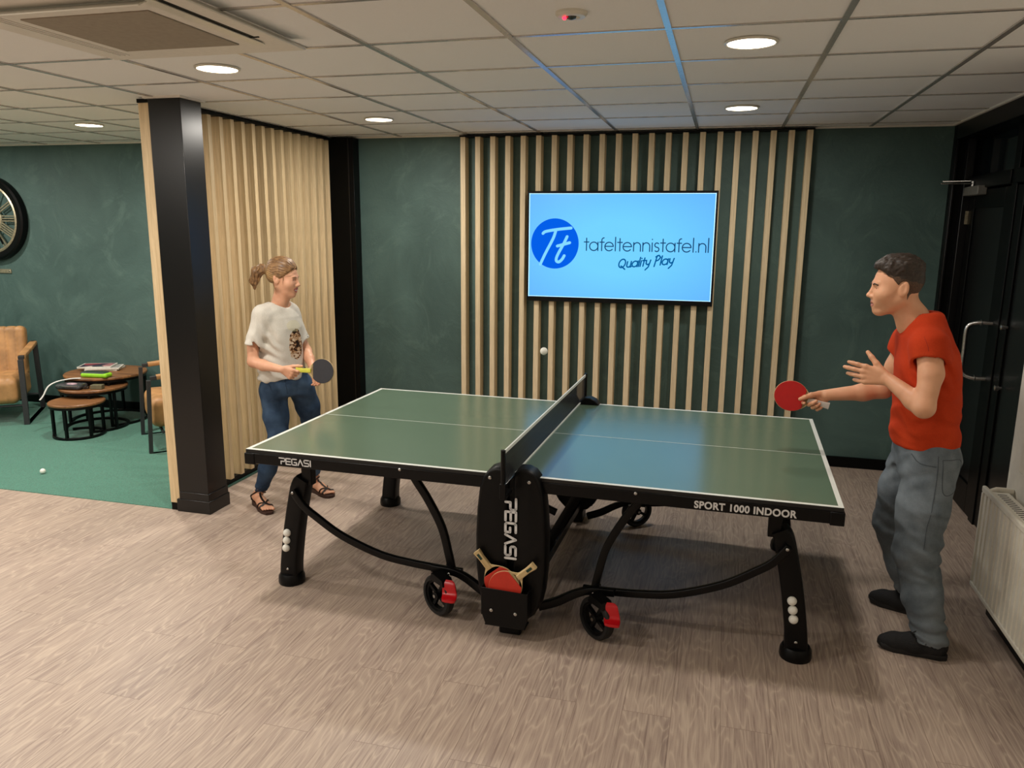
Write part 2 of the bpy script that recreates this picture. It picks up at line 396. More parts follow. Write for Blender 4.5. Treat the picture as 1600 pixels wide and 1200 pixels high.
# ---------------------------------------------------------------- room
RX = 2.355; DX = 2.48; BY = 2.41; LX = -7.2; FY = -6.6; WX = 2.19
struct(MB().box(LX, 2.9, FY, BY+.2, -.1, 0).build('floor', M_floor))
struct(MB().box(LX, -2.515, .155, BY, 0, .004).build('floor', M_carpet))
c = MB().box(LX, 2.9, FY, BY+.2, CEIL, CEIL+.1).build('ceiling', M_tile); struct(c)
gx0, gy0, gp = 1.1916, 1.5939, .60756
g = MB()
for i in range(-14, 3):
    x = gx0+i*gp
    if LX < x < RX: g.box(x-.012, x+.012, FY, BY, CEIL-.006, CEIL+.001)
for j in range(-2, 14):
    y = gy0-j*gp
    if FY < y < BY: g.box(LX, RX, y-.010, y+.010, CEIL-.0045, CEIL+.001)
g.build('ceiling_grid', M_grid, c)
struct(MB().box(LX, RX, BY-.022, BY, CEIL-.012, CEIL).box(RX-.02, RX, -6.5, BY-.022, CEIL-.012, CEIL).build('trim_1', M_cass, bevel=.002))
struct(MB().box(LX, 2.9, BY, BY+.1, 0, CEIL).build('wall_back', M_green))
struct(MB().box(LX-.1, LX, FY, BY, 0, CEIL).build('wall_left', M_green))
struct(MB().box(LX, 2.9, FY-.1, FY, 0, CEIL).build('wall_front', M_wpaint))
struct(MB().box(WX, 2.9, FY, .04, 0, CEIL).build('wall_right', M_wpaint))
# black joinery round the doors
j = MB().box(RX, 2.9, 2.335, BY, 0, CEIL).box(RX, 2.9, .04, 2.335, 2.46, CEIL).box(DX-.02, 2.6, 1.33, 1.425, 0, 2.46)
j.box(DX-.03, 2.6, 1.425, 2.335, 2.115, 2.2).box(DX-.03, 2.6, .5, 1.33, 2.115, 2.2).box(RX, 2.9, .04, .52, 0, 2.46)
struct(j.build('wall_right', M_blackwall, bevel=.004))
struct(MB().box(2.42, 2.47, 2.27, 2.335, 0, 2.46).box(2.36, 2.375, 2.32, 2.332, 0, 2.46).build('trim_2', M_black, bevel=.003))
M_glass = plain('dark_glass', (20, 26, 28), .06, var=.02, spec=.8)
struct(MB().box(2.52, 2.53, 1.425, 2.335, 2.2, 2.46).build('window_1', M_glass))
struct(MB().box(2.52, 2.53, .52, 1.33, 2.2, 2.46).build('window_2', M_glass))
def door(y0, y1, z1, name):
    d = struct(MB().box(DX, DX+.05, y0, y1, .008, z1).build(name, M_black, bevel=.003))
    fr = MB().box(DX-.012, DX, y0, y0+.11, .008, z1).box(DX-.012, DX, y1-.11, y1, .008, z1).box(DX-.012, DX, y0+.11, y1-.11, .008, .2).box(DX-.012, DX, y0+.11, y1-.11, z1-.12, z1)
    fr.build('door_frame', M_blackwall, d, bevel=.003)
    return d
d1 = door(1.43, 2.265, 2.105, 'door_1'); d2 = door(.53, 1.325, 2.105, 'door_2')
# D-shaped pull on the first leaf, bolt heads on the second
hp = [(DX-.01, 1.455, 1.277), (DX-.08, 1.47, 1.277), (DX-.125, 1.485, 1.262), (DX-.145, 1.49, 1.225), (DX-.145, 1.49, 1.10), (DX-.145, 1.49, .978), (DX-.125, 1.485, .94), (DX-.08, 1.47, .926), (DX-.01, 1.455, .926)]
hd = MB().tube(smooth_path(hp, 5), .0135, 14)
for z in (1.277, .926): hd.lathe([(.02, -.075), (.02, -.068)], (DX, 1.472, z), 16, 'x')
hd.build('door_handle', M_chrome, d1, smooth=True)
kb = MB()
for y, z in ((1.191, 1.283), (1.16, .924)): kb.lathe([(.008, -.04), (.017, -.036), (.017, -.016), (.009, -.014), (.009, 0)], (DX-.012, y, z), 16, 'x')
kb.build('door_knob', M_chrome, d2, smooth=True)
MB().box(DX-.03, DX-.012, 2.262, 2.285, 1.88, 1.97).tube([(DX-.034, 2.285, 1.875), (DX-.034, 2.285, 1.975)], .008).build('hinge', M_brass, d1)
cl = thing('door_closer', 'grey overhead door closer with a steel arm above the dark door', 'door closer', (DX, 2.1, 2.08))
MB().box(-.07, -.012, -.20, .12, -.01, .05).build('closer_body', plain('closer_grey', (112, 110, 104), .45), cl, bevel=.006)
MB().box(-.24, -.03, .02, .045, .066, .076).box(-.245, -.03, .105, .13, .088, .098, M=Matrix.Rotation(-.35, 4, 'Z')).build('closer_arm', M_chrome, cl, bevel=.003)
MB().lathe([(.012, .045), (.012, .085)], (-.04, .03, 0), 14).build('spindle', M_chrome, cl)
# baseboards
struct(MB().box(-2.24, RX, BY-.016, BY, 0, .085).box(LX, -2.52, BY-.016, BY, .0, .085).build('baseboard_back', M_blackwall, bevel=.002))
struct(MB().box(WX-.014, WX, FY, .04, 0, .085).build('baseboard_right', M_blackwall, bevel=.002))
struct(MB().box(WX-.03, WX, FY, .04, 2.0, 2.02).build('trim_4', M_wpaint)) if False else None
struct(MB().box(WX-.018, WX, -1.9, -.13, .78, CEIL-.1).build('trim_3', M_white, bevel=.004))

# column at the end of the slatted partition
col = thing('column', 'tall square black column with a plinth at the end of the oak partition', 'column', (-2.39, .235, 0))
MB().box(-.108, .112, -.095, .10, .07, CEIL-.012).build('shaft', M_black, col, bevel=.003)
MB().box(-.124, .122, -.103, .112, 0, .085).build('plinth', M_black, col, bevel=.003)
MB().box(-.104, .118, -.101, .106, .085, .135).build('skirting_band', M_black, col, bevel=.003)
MB().box(-.13, .13, -.115, .12, CEIL-.012, CEIL).build('ceiling_collar', M_cass, col)
c2 = thing('corner_column', 'black boxed-in column in the back corner between partition and green wall', 'column', (-2.37, 2.35, 0))
MB().box(-.105, .125, -.05, .06, 0, CEIL-.012).build('shaft', M_blackwall, c2, bevel=.003)
MB().box(.075, .085, -.056, -.05, 0, CEIL-.012).build('corner_bead', M_black, c2)

# slatted oak partition
pt = thing('slat_partition', 'room divider of upright oak slats between black top and bottom rails', 'room divider', (-2.52, .15, 0))
sl = MB().box(-.055, .05, 0, .04, .05, 2.54).build('slat', M_oak, pt, bevel=.002)
NF = 18
for i in range(1, NF):
    o = sl.copy(); C.objects.link(o); o.parent = pt; o.location = (0, .1265*i-(.02 if i == 1 else 0), 0)
MB().box(-.06, .052, -.004, 2.15, 2.54, 2.562).build('top_rail', M_blackwall, pt)
MB().box(-.05, .03, .0, 2.15, 0, .05).build('bottom_rail', M_blackwall, pt)
MB().box(.031, .046, .2, 2.15, 0, .012).build('edge_profile', plain('green_edge_profile', (60, 96, 84), .4), pt)
# slatted feature panel behind the television
ft = thing('slat_panel', 'row of upright oak slats on the green wall behind the television', 'wall panelling', (-1.2965, BY, 0))
s0 = MB().box(0, .042, -.095, 0, .12, 2.545).build('slat', M_oak2, ft, bevel=.0015)
for i in range(1, 22):
    o = s0.copy(); C.objects.link(o); o.parent = ft; o.location = (.1268*i, 0, 0)
MB().box(-.01, 2.715, -.093, 0, 2.545, CEIL-.012).build('top_rail', M_blackwall, ft)
MB().box(-.01, 2.715, -.093, 0, .09, .12).build('bottom_rail', M_blackwall, ft)

# downlights
first = None
dl_labels = ['round ceiling downlight beside the air unit', 'round ceiling downlight in front of the far slatted partition', 'round ceiling downlight above the table, nearest on the right',
             'round ceiling downlight close to the slat panel, right of the television', 'round ceiling downlight over the coffee tables, left of the black column']
dl_more = ['over the edge of the green carpet, just out of view', 'above the armchair under the clock', 'at the far left of the green carpet edge', 'over the wooden floor left of the table', 'over the wooden floor between table and camera',
           'nearest the radiator wall', 'far behind on the left', 'far behind in the middle', 'far behind on the right']
for i, (x, y, pwr) in enumerate(DOWNLIGHTS):
    t = thing('downlight', dl_labels[i] if i < 5 else 'round ceiling downlight ' + dl_more[i-5], 'ceiling light', (x, y, CEIL), 0, 'recessed round downlights')
    if first is None:
        a = MB().lathe([(.098, 0), (.104, -.004), (.104, -.009), (.096, -.012), (.092, -.010)], n=40, caps=False).build('rim', M_white, t, smooth=True)
        b = MB().lathe([(.001, -.0095), (.093, -.0095), (.094, -.006), (.001, -.006)], n=40).build('diffuser', M_glow, t)
        first = (a, b)
    else:
        for s in first:
            o = s.copy(); C.objects.link(o); o.parent = t
    la = bpy.data.lights.new('downlight_lamp', 'AREA'); la.shape = 'DISK'; la.size = .18; la.energy = LAMP_W*pwr; la.color = LAMP_COL
    lo = bpy.data.objects.new('downlight_lamp', la); C.objects.link(lo); lo.location = (0, 0, -.014); lo.parent = t

# air-conditioning cassette
ac = thing('air_unit', 'square white ceiling air unit with a beige grille and open flaps', 'air conditioner', (-1.375, -1.275, CEIL))
MB().prism([(-.475, -.475), (.475, -.475), (.475, .43), (-.475, .43)], -.014, 0, 'z').build('fascia', M_cass, ac, bevel=.006)
MB().box(-.272, .268, -.265, .262, -.019, -.013).build('grille', M_grille, ac, bevel=.003)
for k in range(4): MB().box(-.33-.022*k, -.325-.022*k, -.38, .34, -.017, -.013).build('vent_rib', M_cass, ac) if k < 3 else None
MB().box(.385, .40, -.36, .16, -.016, -.0138).box(.37, .42, .16, .166, -.018, -.0138).build('outlet_slot', M_blackwall, ac)
rm = Matrix.Rotation(.55, 4, 'Y')
MB().box(.335, .385, -.44, .26, -.022, -.018, M=Matrix.Translation((0, 0, 0))).build('flap', M_white, ac, bevel=.001)
MB().box(-.028, .028, -.44, .29, -.002, .002, M=Matrix.Translation((.505, 0, -.02)) @ rm).build('flap', M_white, ac)
MB().box(-.42, .36, -.028, .028, -.002, .002, M=Matrix.Translation((0, -.40, -.03)) @ Matrix.Rotation(.5, 4, 'X')).build('flap', M_white, ac)
# sensor
sn = thing('ceiling_sensor', 'small round white ceiling sensor with a red light', 'smoke detector', (.275, -1.13, CEIL))
MB().lathe([(.055, 0), (.055, -.008), (.048, -.016), (.03, -.018), (.026, -.012), (.001, -.012)], n=32).build('housing', M_white, sn, smooth=True)
MB().lathe([(.018, -.012), (.016, -.02), (.006, -.024), (.001, -.025)], n=20).build('lens', M_glass, sn, smooth=True)
MB().sphere((-.022, -.012, -.02), .007, 12).build('indicator_light', plain('red_led', (255, 30, 50), .4, emit=6), sn, smooth=True)

# radiator
rd = thing('radiator', 'white ribbed panel radiator low on the right-hand wall', 'radiator', (2.12, -.03, 0))
def ribbed(x, y0, y1, z0, z1, n):
    mb = MB(); pr = []
    st = (y1-y0)/n
    for i in range(n):
        a = y0+i*st
        pr += [(x, a), (x, a+st*.58), (x+.014, a+st*.70), (x+.014, a+st*.88)]
    pr += [(x, y1), (x+.022, y1), (x+.022, y0)]
    mb.prism([(p[0], p[1]) for p in pr], z0, z1, 'z'); return mb
ribbed(-.052, -1.73, -.02, .20, .645, 36).build('front_panel', M_white, rd)
MB().box(-.055, -.036, -1.75, 0, .175, .20).box(-.055, -.036, -1.75, 0, .645, .675).box(-.055, -.036, -.02, 0, .2, .645).build('panel_edge', M_white, rd, bevel=.006)
sh = ''
tg = MB().box(-.05, .035, -1.75, -.075, .655, .668)
tg.build('top_grille', M_white, rd)
gs = MB()
for i in range(60): gs.box(-.022, .016, -.115-i*.0265, -.106-i*.0265, .668, .6685)
gs.build('grille_slots', plain('slot_shadow_grey', (60, 58, 54), .8), rd)
MB().box(.02, .04, -1.75, 0, .19, .66).build('back_panel', M_white, rd, bevel=.004)
MB().tube([(-.03, -.04, .655), (-.0, -.03, .665), (.03, -.03, .665), (.065, -.03, .66)], .015).build('pipe', M_white, rd, smooth=True)
ft_ = MB().box(-.03, .02, -.012, .0, .21, .63); ft_.build('side_cover', M_white, rd)

# ---------------------------------------------------------------- television
tv = thing('television', 'large flat television showing a blue club screen on the slat panel', 'television', (.024, 2.284, 1.678))
W2, H2 = .742, .438
MB().box(-W2, W2, 0, .03, -H2, H2).build('bezel', M_plastic, tv, bevel=.003)
SW, SH_ = W2-.015, H2-.019
def tv_screen():
    k = NT('lit_screen'); k.b.inputs['Base Color'].default_value = (.01, .01, .01, 1); k.b.inputs['Roughness'].default_value = .15
    co = k.coord((.7, 1, 1.2)); gr = k.n('ShaderNodeTexGradient', gradient_type='SPHERICAL'); k.l(co, gr.inputs[0])
    col = k.ramp(gr.outputs['Fac'], [(.2, lin((88, 166, 238))), (.75, lin((104, 198, 250)))])
    k.l(col, k.b.inputs['Emission Color']); k.b.inputs['Emission Strength'].default_value = 1.06; return k.m
MB().box(-SW, SW, -.0015, 0, -SH_+.020, SH_).build('screen', tv_screen(), tv)
ed = MB()
for a in ((-SW, SW, -SH_+.019, -SH_+.023), (-SW, SW, SH_-.004, SH_)): ed.box(a[0], a[1], -.0022, -.0016, a[2], a[3])
for a in ((-SW, -SW+.005), (SW-.005, SW)): ed.box(a[0], a[1], -.0022, -.0016, -SH_+.019, SH_)
ed.build('screen_edge_glow', plain('bright_screen_edge', (170, 215, 255), .4, emit=1.3), tv)
def q(x, y): return (-SW+(x-131)/(1352+16*(1-(y-110)/780))*2*SW, SH_-(y-110-.02*(x-131)*((y-110)/780))/(752+.027*(x-131))*(2*SH_-.02))
M_disc = plain('logo_blue', (4, 92, 226), .4, emit=1.0, var=0, spec=0); M_txt = plain('logo_navy', (26, 70, 112), .4, emit=.9, var=0, spec=0); M_scr = plain('logo_teal', (4, 94, 156), .4, emit=.9, var=0, spec=0)
M_ltxt = plain('logo_pale_blue', (124, 204, 250), .4, emit=1.1, var=0, spec=0)
cx, cz = q(332, 476); rr = .195
MB().add([(cx+rr*math.cos(t*PI/32), -.0030, cz+rr*math.sin(t*PI/32)*1.02) for t in range(64)], [tuple(range(64))]).build('logo_disc', M_disc, tv)
def strokes(pl, wd, y, fn=q):
    mb = MB()
    for p in pl:
        p = [(v[0], v[1]) for v in smooth_path([(a, b, 0) for a, b in p], 5)]; p = [fn(*a) for a in p]
        for (a, b), (c_, d) in zip(p, p[1:]):
            L = math.hypot(c_-a, d-b) or 1e-6; nx, nz = -(d-b)/L*wd/2, (c_-a)/L*wd/2
            mb.add([(a+nx, y, b+nz), (a-nx, y, b-nz), (c_-nx, y, d-nz), (c_+nx, y, d+nz)], [(0, 1, 2, 3)])
        for a, b in p: mb.add([(a+wd/2*math.cos(k*PI/5), y, b+wd/2*math.sin(k*PI/5)) for k in range(10)], [tuple(range(10))])
    return mb
strokes([[(240, 400), (262, 386), (350, 372), (455, 362)], [(338, 384), (318, 440), (262, 545), (222, 628)]], .023, -.0036).build('logo_initial', M_ltxt, tv)
strokes([[(426, 425), (400, 478), (355, 560), (345, 600), (365, 612), (390, 592), (406, 566)], [(352, 494), (400, 482), (446, 470)]], .023, -.0036).build('logo_initial', M_ltxt, tv)
x0, z0 = q(556, 528); x1, _ = q(1458, 532)
name = 'tafeltennistafel.nl'; tot = sum(LET[ch_][0] for ch_ in name)-.2; sz = (x1-x0)/tot
lettering(name, lambda u, v: (x0+u, -.0032, z0+v+u*.0), .0084, sz).build('domain_lettering', M_txt, tv)
x0b, z0b = q(795, 632); x1b, _ = q(1200, 600)
nm = 'Quality Play'; tot = sum(LET[ch_][0] for ch_ in nm); sb = (x1b-x0b)/tot
lettering(nm, lambda u, v: (x0b+.018+u, -.0034, z0b-.030+v*1.02+u*.09), .0105, sb, .22).build('script_lettering', M_scr, tv)

# ---------------------------------------------------------------- table-tennis table
TH = -.0208
tt = thing('table_tennis_table', 'dark green table-tennis table on a black wheeled frame', 'table tennis table', (0, 0, 0), TH)
L, Wd, TZ = 1.37, .7625, .76
for s in (-1, 1):
    a, b = (s*.006, s*L) if s > 0 else (s*L, s*.006)
    MB().box(a, b, -Wd, Wd, TZ-.018, TZ-.001).build('table_half', plain('black_board_edge', (16, 16, 17), .5) if s < 0 else bpy.data.materials['black_board_edge'], tt, bevel=.001)
    MB().box(a, b, -Wd, Wd, TZ-.0012, TZ-.0002).build('playing_surface', M_top, tt)
    ln = MB().box(a, b, -Wd, -Wd+.02, TZ-.001, TZ+.0003).box(a, b, Wd-.02, Wd, TZ-.001, TZ+.0003).box(a, b, -.0015, .0015, TZ-.001, TZ+.0003)
    e0, e1 = (L-.02, L) if s > 0 else (-L, -L+.02)
    ln.box(e0, e1, -Wd+.02, Wd-.02, TZ-.001, TZ+.0003); ln.build('white_line', M_line, tt)
    # steel frame under the half
    fr = MB().box(a, b, -Wd-.004, -Wd+.022, .690, TZ-.018).box(a, b, Wd-.022, Wd+.004, .690, TZ-.018)
    fr.box(e0-.003*(s < 0), e1+.003*(s > 0), -Wd, Wd, .690, TZ-.018).box(s*.05-.014, s*.05+.014, -Wd, Wd, .70, TZ-.018).build('apron', M_steel, tt, bevel=.002)
    xb = s*(L-.022)
    for yy in (-1, 1): MB().box(xb-.028, xb+.028, yy*(Wd-.018)-.026, yy*(Wd-.018)+.026, .684, TZ-.0185).build('corner_cap', M_plastic, tt, bevel=.004)
def sweep(pts, wds, dep, mb=None, k=6):
    """flat curved bar lying in an xz plane"""
    mb = mb or MB(); P = smooth_path(pts, k); n = len(P)
    W = [float(np.interp(i/(n-1), np.linspace(0, 1, len(wds)), wds)) for i in range(n)]
    return mb.tube(P, [(w_/2, dep/2) for w_ in W], sec=RR, up=(0, 1, 0)) if False else mb.tube(P, [(dep/2, w_/2) for w_ in W], sec=RR, up=(1, 0, .3))
def tubeY(pts, wd, dep, k=6):
    """bar whose width wd lies in the xz plane and depth dep along y"""
    mb = MB(); P = [Vector(p) for p in smooth_path(pts, k)]; rs = []; n = len(P)
    for i, p in enumerate(P):
        t = (P[min(i+1, n-1)]-P[max(i-1, 0)]).normalized(); y = Vector((0, 1, 0)); x = y.cross(t).normalized()
        w_ = wd if not isinstance(wd, (list, tuple)) else float(np.interp(i/(n-1), np.linspace(0, 1, len(wd)), wd))
        rs.append([p+x*(w_/2*c)+y*(dep/2*d) for c, d in RR])
    return mb.rings(rs)
def bolt(mb, x, y, z, s=-1, r=.007): MB().lathe([(r, 0), (r*1.0, s*.004), (r*.55, s*.0065), (.001, s*.007)], (x, y, z), 12, 'y').build('bolt', M_chrome, tt, smooth=True)
for sy in (-1, 1):
    Y = -.60 if sy < 0 else .62
    for s in (-1, 1):
        lp = [(s*1.25, Y, .02), (s*1.245, Y, .12), (s*1.215, Y, .32), (s*1.17, Y, .53), (s*1.145, Y, .585)]
        lg = tubeY(lp, [.098, .094, .092, .09, .07], .085); o = lg.build('leg', M_plastic, tt, smooth=True, auto=1.2)
        MB().box(s*1.125-.028, s*1.125+.028, Y-.025, Y+.025, .55, .70).build('leg_post', M_steel, tt, bevel=.004)
        MB().lathe([(.066, 0), (.069, .012), (.067, .04), (.058, .056), (.045, .058)], (s*1.252, Y, 0), 28).build('foot_cap', M_plastic, tt, smooth=True)
        tubeY([(s*1.185, Y+sy*.058, .530), (s*1.13, Y+sy*.056, .455), (s*1.06, Y+sy*.052, .40), (s*.92, Y+sy*.042, .31), (s*.72, Y+sy*.025, .23), (s*.55, Y+sy*.01, .20), (s*.39, Y, .187), (s*.30, Y, .186)], .033, .026).build('curved_brace', M_steel, tt, smooth=True, auto=1.2)
        tubeY([(s*.575, Y-.02*sy, .70), (s*.545, Y, .645), (s*.475, Y, .54), (s*.405, Y, .405), (s*.37, Y, .27), (s*.355, Y, .195)], .036, .03).build('curved_brace', M_steel, tt, smooth=True, auto=1.2)
        tubeY([(s*.45, Y-.02, .196), (s*.34, Y-.02, .190), (s*.27, Y-.02, .165), (s*.18, Y-.03, .115), (s*.10, Y-.04, .085)], [.036, .034, .04, .04], .032).build('wheel_arm', M_steel, tt, smooth=True, auto=1.2)
        bt = MB(); bolt(bt, s*1.178, Y+sy*.072, .522, sy); bolt(bt, s*1.246, Y+sy*.043, .09, sy); bolt(bt, s*.355, Y-.04, .185)
        bolt(bt, s*.545, -Wd-.004 if sy < 0 else Wd-.03, .735)
        MB().lathe([(.009, .0), (.009, .012), (.006, .014), (.006, .03)], (s*.375, Y-.0, .205), 12).build('bolt', M_chrome, tt, smooth=True)
        # caster: tyre, rim with spokes, red brake pedal
        wx, wy = s*.385, (-.70 if sy < 0 else .72); ang = math.radians(-30 if s < 0 else -38)
        if sy > 0: ang = -ang
        Mw = Matrix.Translation((wx, wy, .1005)) @ Matrix.Rotation(ang, 4, 'Z')
        def xf(mb): mb.v = [tuple(Mw @ Vector(p)) for p in mb.v]; return mb
        ty = MB().lathe([(.078, -.022), (.092, -.023), (.1, -.014), (.1, .014), (.092, .023), (.078, .022), (.076, .0), (.078, -.022)], n=40, axis='y', caps=False)
        wl = xf(ty).build('wheel', plain('tyre_rubber', (12, 12, 12), .6) if 'tyre_rubber' not in bpy.data.materials else bpy.data.materials['tyre_rubber'], tt, smooth=True)
        hb = MB().lathe([(.02, -.024), (.02, .024)], n=20, axis='y').lathe([(.078, -.014), (.066, -.012), (.066, .012), (.078, .014)], n=32, axis='y', caps=False)
        for k in range(4): hb.box(-.008, .008, -.009, .009, .015, .07, M=Matrix.Rotation(k*PI/2+.5, 4, 'Y'))
        hub = xf(hb).build('wheel_hub', M_plastic, wl, smooth=True)
        xf(MB().lathe([(.008, -.03), (.008, -.024)], n=14, axis='y')).build('axle_cap', M_chrome, wl, smooth=True)
        fk = MB().prism([(-.02, .115), (.06, .10), (.075, .06), (.04, .03), (-.012, -.012), (-.02, -.005), (-.016, .02), (-.03, .07)], .026, .03, 'y').prism([(-.02, .115), (.06, .10), (.07, .07), (-.03, .08)], -.03, .03, 'y')
        xf(fk).build('fork', M_plastic, wl)
        pd_ = [(-.030, .196), (-.042, .184), (-.048, .165), (-.052, .145), (-.064, .132), (-.088, .124), (-.100, .124)]
        pts = smooth_path([(0, a, c_) for a, c_ in pd_], 4); rs = []; n = len(pts)
        for i, p in enumerate(pts):
            t = (pts[min(i+1, n-1)]-pts[max(i-1, 0)]).normalized(); x = Vector((1, 0, 0)); z = x.cross(t).normalized(); f_ = i/(n-1)
            w_ = float(np.interp(f_, [0, .12, .5, .75, .93, 1], [.018, .030, .036, .036, .032, .020])); ox = wx+.066+.020*f_
            rs.append([Vector((ox, wy+(p.y if sy < 0 else -p.y), p.z))+Vector((x.x*w_*c, (z.y*.006*d)*(-sy), z.z*.006*d)) for c, d in RR])
        pm = MB().rings(rs)
        pm.build('brake_pedal', M_red, wl, smooth=True)
    # end housing that carries the net: rounded shell plus bat pocket
    yo = -.80 if sy < 0 else .80
    half = [(.012, .775), (.03, .802), (.07, .802), (.102, .788), (.128, .755), (.146, .70), (.158, .60), (.164, .48), (.163, .34), (.152, .22), (.138, .16), (.115, .12), (.07, .075), (.012, .07)]
    for s in (-1, 1):
        ol = [(s*a, b) for a, b in half]; sc = [((a-s*.085)*.90+s*.085, (b-.44)*.97+.44) for a, b in ol]
        rs = [[(a, -sy*0+y_, b) for a, b in o_] for o_, y_ in ((ol, yo-sy*.09 if True else 0), (ol, yo-sy*.012), (sc, yo))]
        MB().rings(rs).build('end_housing', M_plastic, tt, smooth=True, bevel=.006, seg=3, auto=.9)
    MB().box(-.012, .012, *sorted((yo-sy*.09, yo-sy*.02)), .07, .76).build('housing_web', M_blackwall, tt)
    pk = MB().prism([(-.118, .255), (.098, .248), (.102, .12), (.085, .075), (-.095, .075), (-.115, .13)], *sorted((yo+sy*.062, yo+sy*.058)), 'y')
    pk.box(-.118, -.112, *sorted((yo-sy*.01, yo+sy*.06)), .12, .255).box(.094, .10, *sorted((yo-sy*.01, yo+sy*.06)), .12, .248).box(-.10, .09, *sorted((yo-sy*.01, yo+sy*.06)), .072, .08)
    pk.build('bat_pocket', M_plastic, tt, bevel=.004)
    MB().box(-.055, .05, *sorted((yo-sy*.13, yo-sy*.01)), .0, .08).build('centre_foot', M_plastic, tt, bevel=.01)
    hb = MB()
    for x, z in ((-.095, .752), (.085, .748)): bolt(hb, x, yo, z, sy, .008)
    for x, z in ((-.068, .15), (.045, .147)): bolt(hb, x, yo+sy*.062, z, sy, .008)
MB().box(-.03, .03, -.72, .72, .075, .125).build('centre_beam', M_steel, tt, bevel=.005)
for s in (-1, 1):
    tubeY([(s*.30, 0, .70), (s*.14, 0, .41), (s*-.01, 0, .13)], .05, .05).build('folding_strut', M_steel, tt, smooth=True, auto=1.2)
    MB().box(s*.28-.1, s*.28+.1, -.03, .03, .685, .70).build('strut_plate', M_steel, tt)
    MB().box(s*1.12-.02, s*1.12+.02, -.6, .62, .66, .69).build('cross_bar', M_steel, tt, bevel=.004)
    MB().box(s*.5-.015, s*.5+.015, -Wd+.02, Wd-.02, .69, TZ-.018).build('cross_bar', M_steel, tt)
    MB().prism([(s*.14, .70), (s*.18, .682), (s*.26, .672), (s*.33, .675), (s*.38, .69), (s*.38, .70)], -.70, -.66, 'y').build('latch_plate', M_steel, tt)
# printed lettering on the side frame and end housing
yl = -Wd-.0052
hh = .029
lettering(PEG, lambda u, v: (-1.175+u, yl, .7035+v), .0062, hh).build('brand_lettering', M_letter, tt)
lettering(PEG, lambda u, v: (-.020+v, -.8075, .655-u), .0115, .048).build('brand_lettering', M_letter, tt)
def text_mesh(body, size, weight=0.0):
    cu = bpy.data.curves.new('lettering', 'FONT'); cu.body = body; cu.size = size; cu.offset = weight; cu.space_character = 1.08
    ob = bpy.data.objects.new('tmp_text', cu); C.objects.link(ob); bpy.context.view_layer.update()
    me = bpy.data.meshes.new_from_object(ob.evaluated_get(bpy.context.evaluated_depsgraph_get())); bpy.data.objects.remove(ob); return me
def place_text(me, name, xr, z0, y, mat, parent, h=None):
    co = np.zeros(len(me.vertices)*3); me.vertices.foreach_get('co', co); co = co.reshape(-1, 3)
    a, b = co[:, 0].min(), co[:, 0].max(); k = (xr[1]-xr[0])/(b-a); kz = k if h is None else h/(co[:, 1].max()-min(0, co[:, 1].min()))
    nv = np.stack([xr[0]+(co[:, 0]-a)*k, np.full(len(co), y), z0+co[:, 1]*kz], 1)
    me.vertices.foreach_set('co', nv.ravel()); me.materials.clear(); me.materials.append(mat); me.update()
    o = bpy.data.objects.new(name, me); C.objects.link(o); o.parent = parent; return o
place_text(text_mesh('SPORT 1000 INDOOR', .05, .0018), 'model_lettering', (.790, 1.196), .6995, yl, M_letter, tt, .033)

# net
nt = thing('table_tennis_net', 'black net with a white top tape clamped across the table', 'net', (0, 0, 0), TH)
kn = NT('net_mesh'); kn.b.inputs['Base Color'].default_value = (.012, .014, .016, 1); kn.b.inputs['Roughness'].default_value = .8
ck = kn.n('ShaderNodeTexBrick', Scale=1.0); ck.offset = 0; ck.inputs['Brick Width'].default_value = .011; ck.inputs['Row Height'].default_value = .011; ck.inputs['Mortar Size'].default_value = .0024
ck.inputs['Mortar Smooth'].default_value = 0
tc = kn.n('ShaderNodeTexCoord'); sx = kn.n('ShaderNodeSeparateXYZ'); cbx = kn.n('ShaderNodeCombineXYZ'); kn.l(tc.outputs['Object'], sx.inputs[0]); kn.l(sx.outputs['Y'], cbx.inputs['X']); kn.l(sx.outputs['Z'], cbx.inputs['Y']); kn.l(cbx.outputs[0], ck.inputs['Vector'])
al = kn.n('ShaderNodeMapRange'); al.inputs['To Min'].default_value = .15; al.inputs['To Max'].default_value = 1.0; kn.l(ck.outputs['Fac'], al.inputs['Value']); kn.l(al.outputs[0], kn.b.inputs['Alpha'])
MB().box(-.001, .001, -.905, .905, .766, .898).build('netting', kn.m, nt)
MB().box(-.003, .003, -.905, .905, .897, .9125).build('top_tape', M_line, nt)
MB().box(.0, .008, -.7625, .7625, .7605, .765).build('half_edge_strip', M_line, nt)  # added white strip standing in for the light edge of the right table half
for sy in (-1, 1):
    MB().tube([(0, sy*.915, .70), (0, sy*.915, .918)], .0105, 16).build('post', M_steel, nt, smooth=True)
    MB().box(-.014, .014, *sorted((sy*.925, sy*.905)), .70, .77).build('post_socket', M_plastic, nt, bevel=.003)
    MB().box(-.012, .012, *sorted((sy*.74, sy*.91)), .7605, .768).build('clamp_arm', M_chrome if sy < 0 else M_steel, nt, bevel=.002)
    MB().box(-.012, .012, *sorted((sy*.81, sy*.91)), .70, .715).build('clamp_arm', M_steel, nt, bevel=.002)

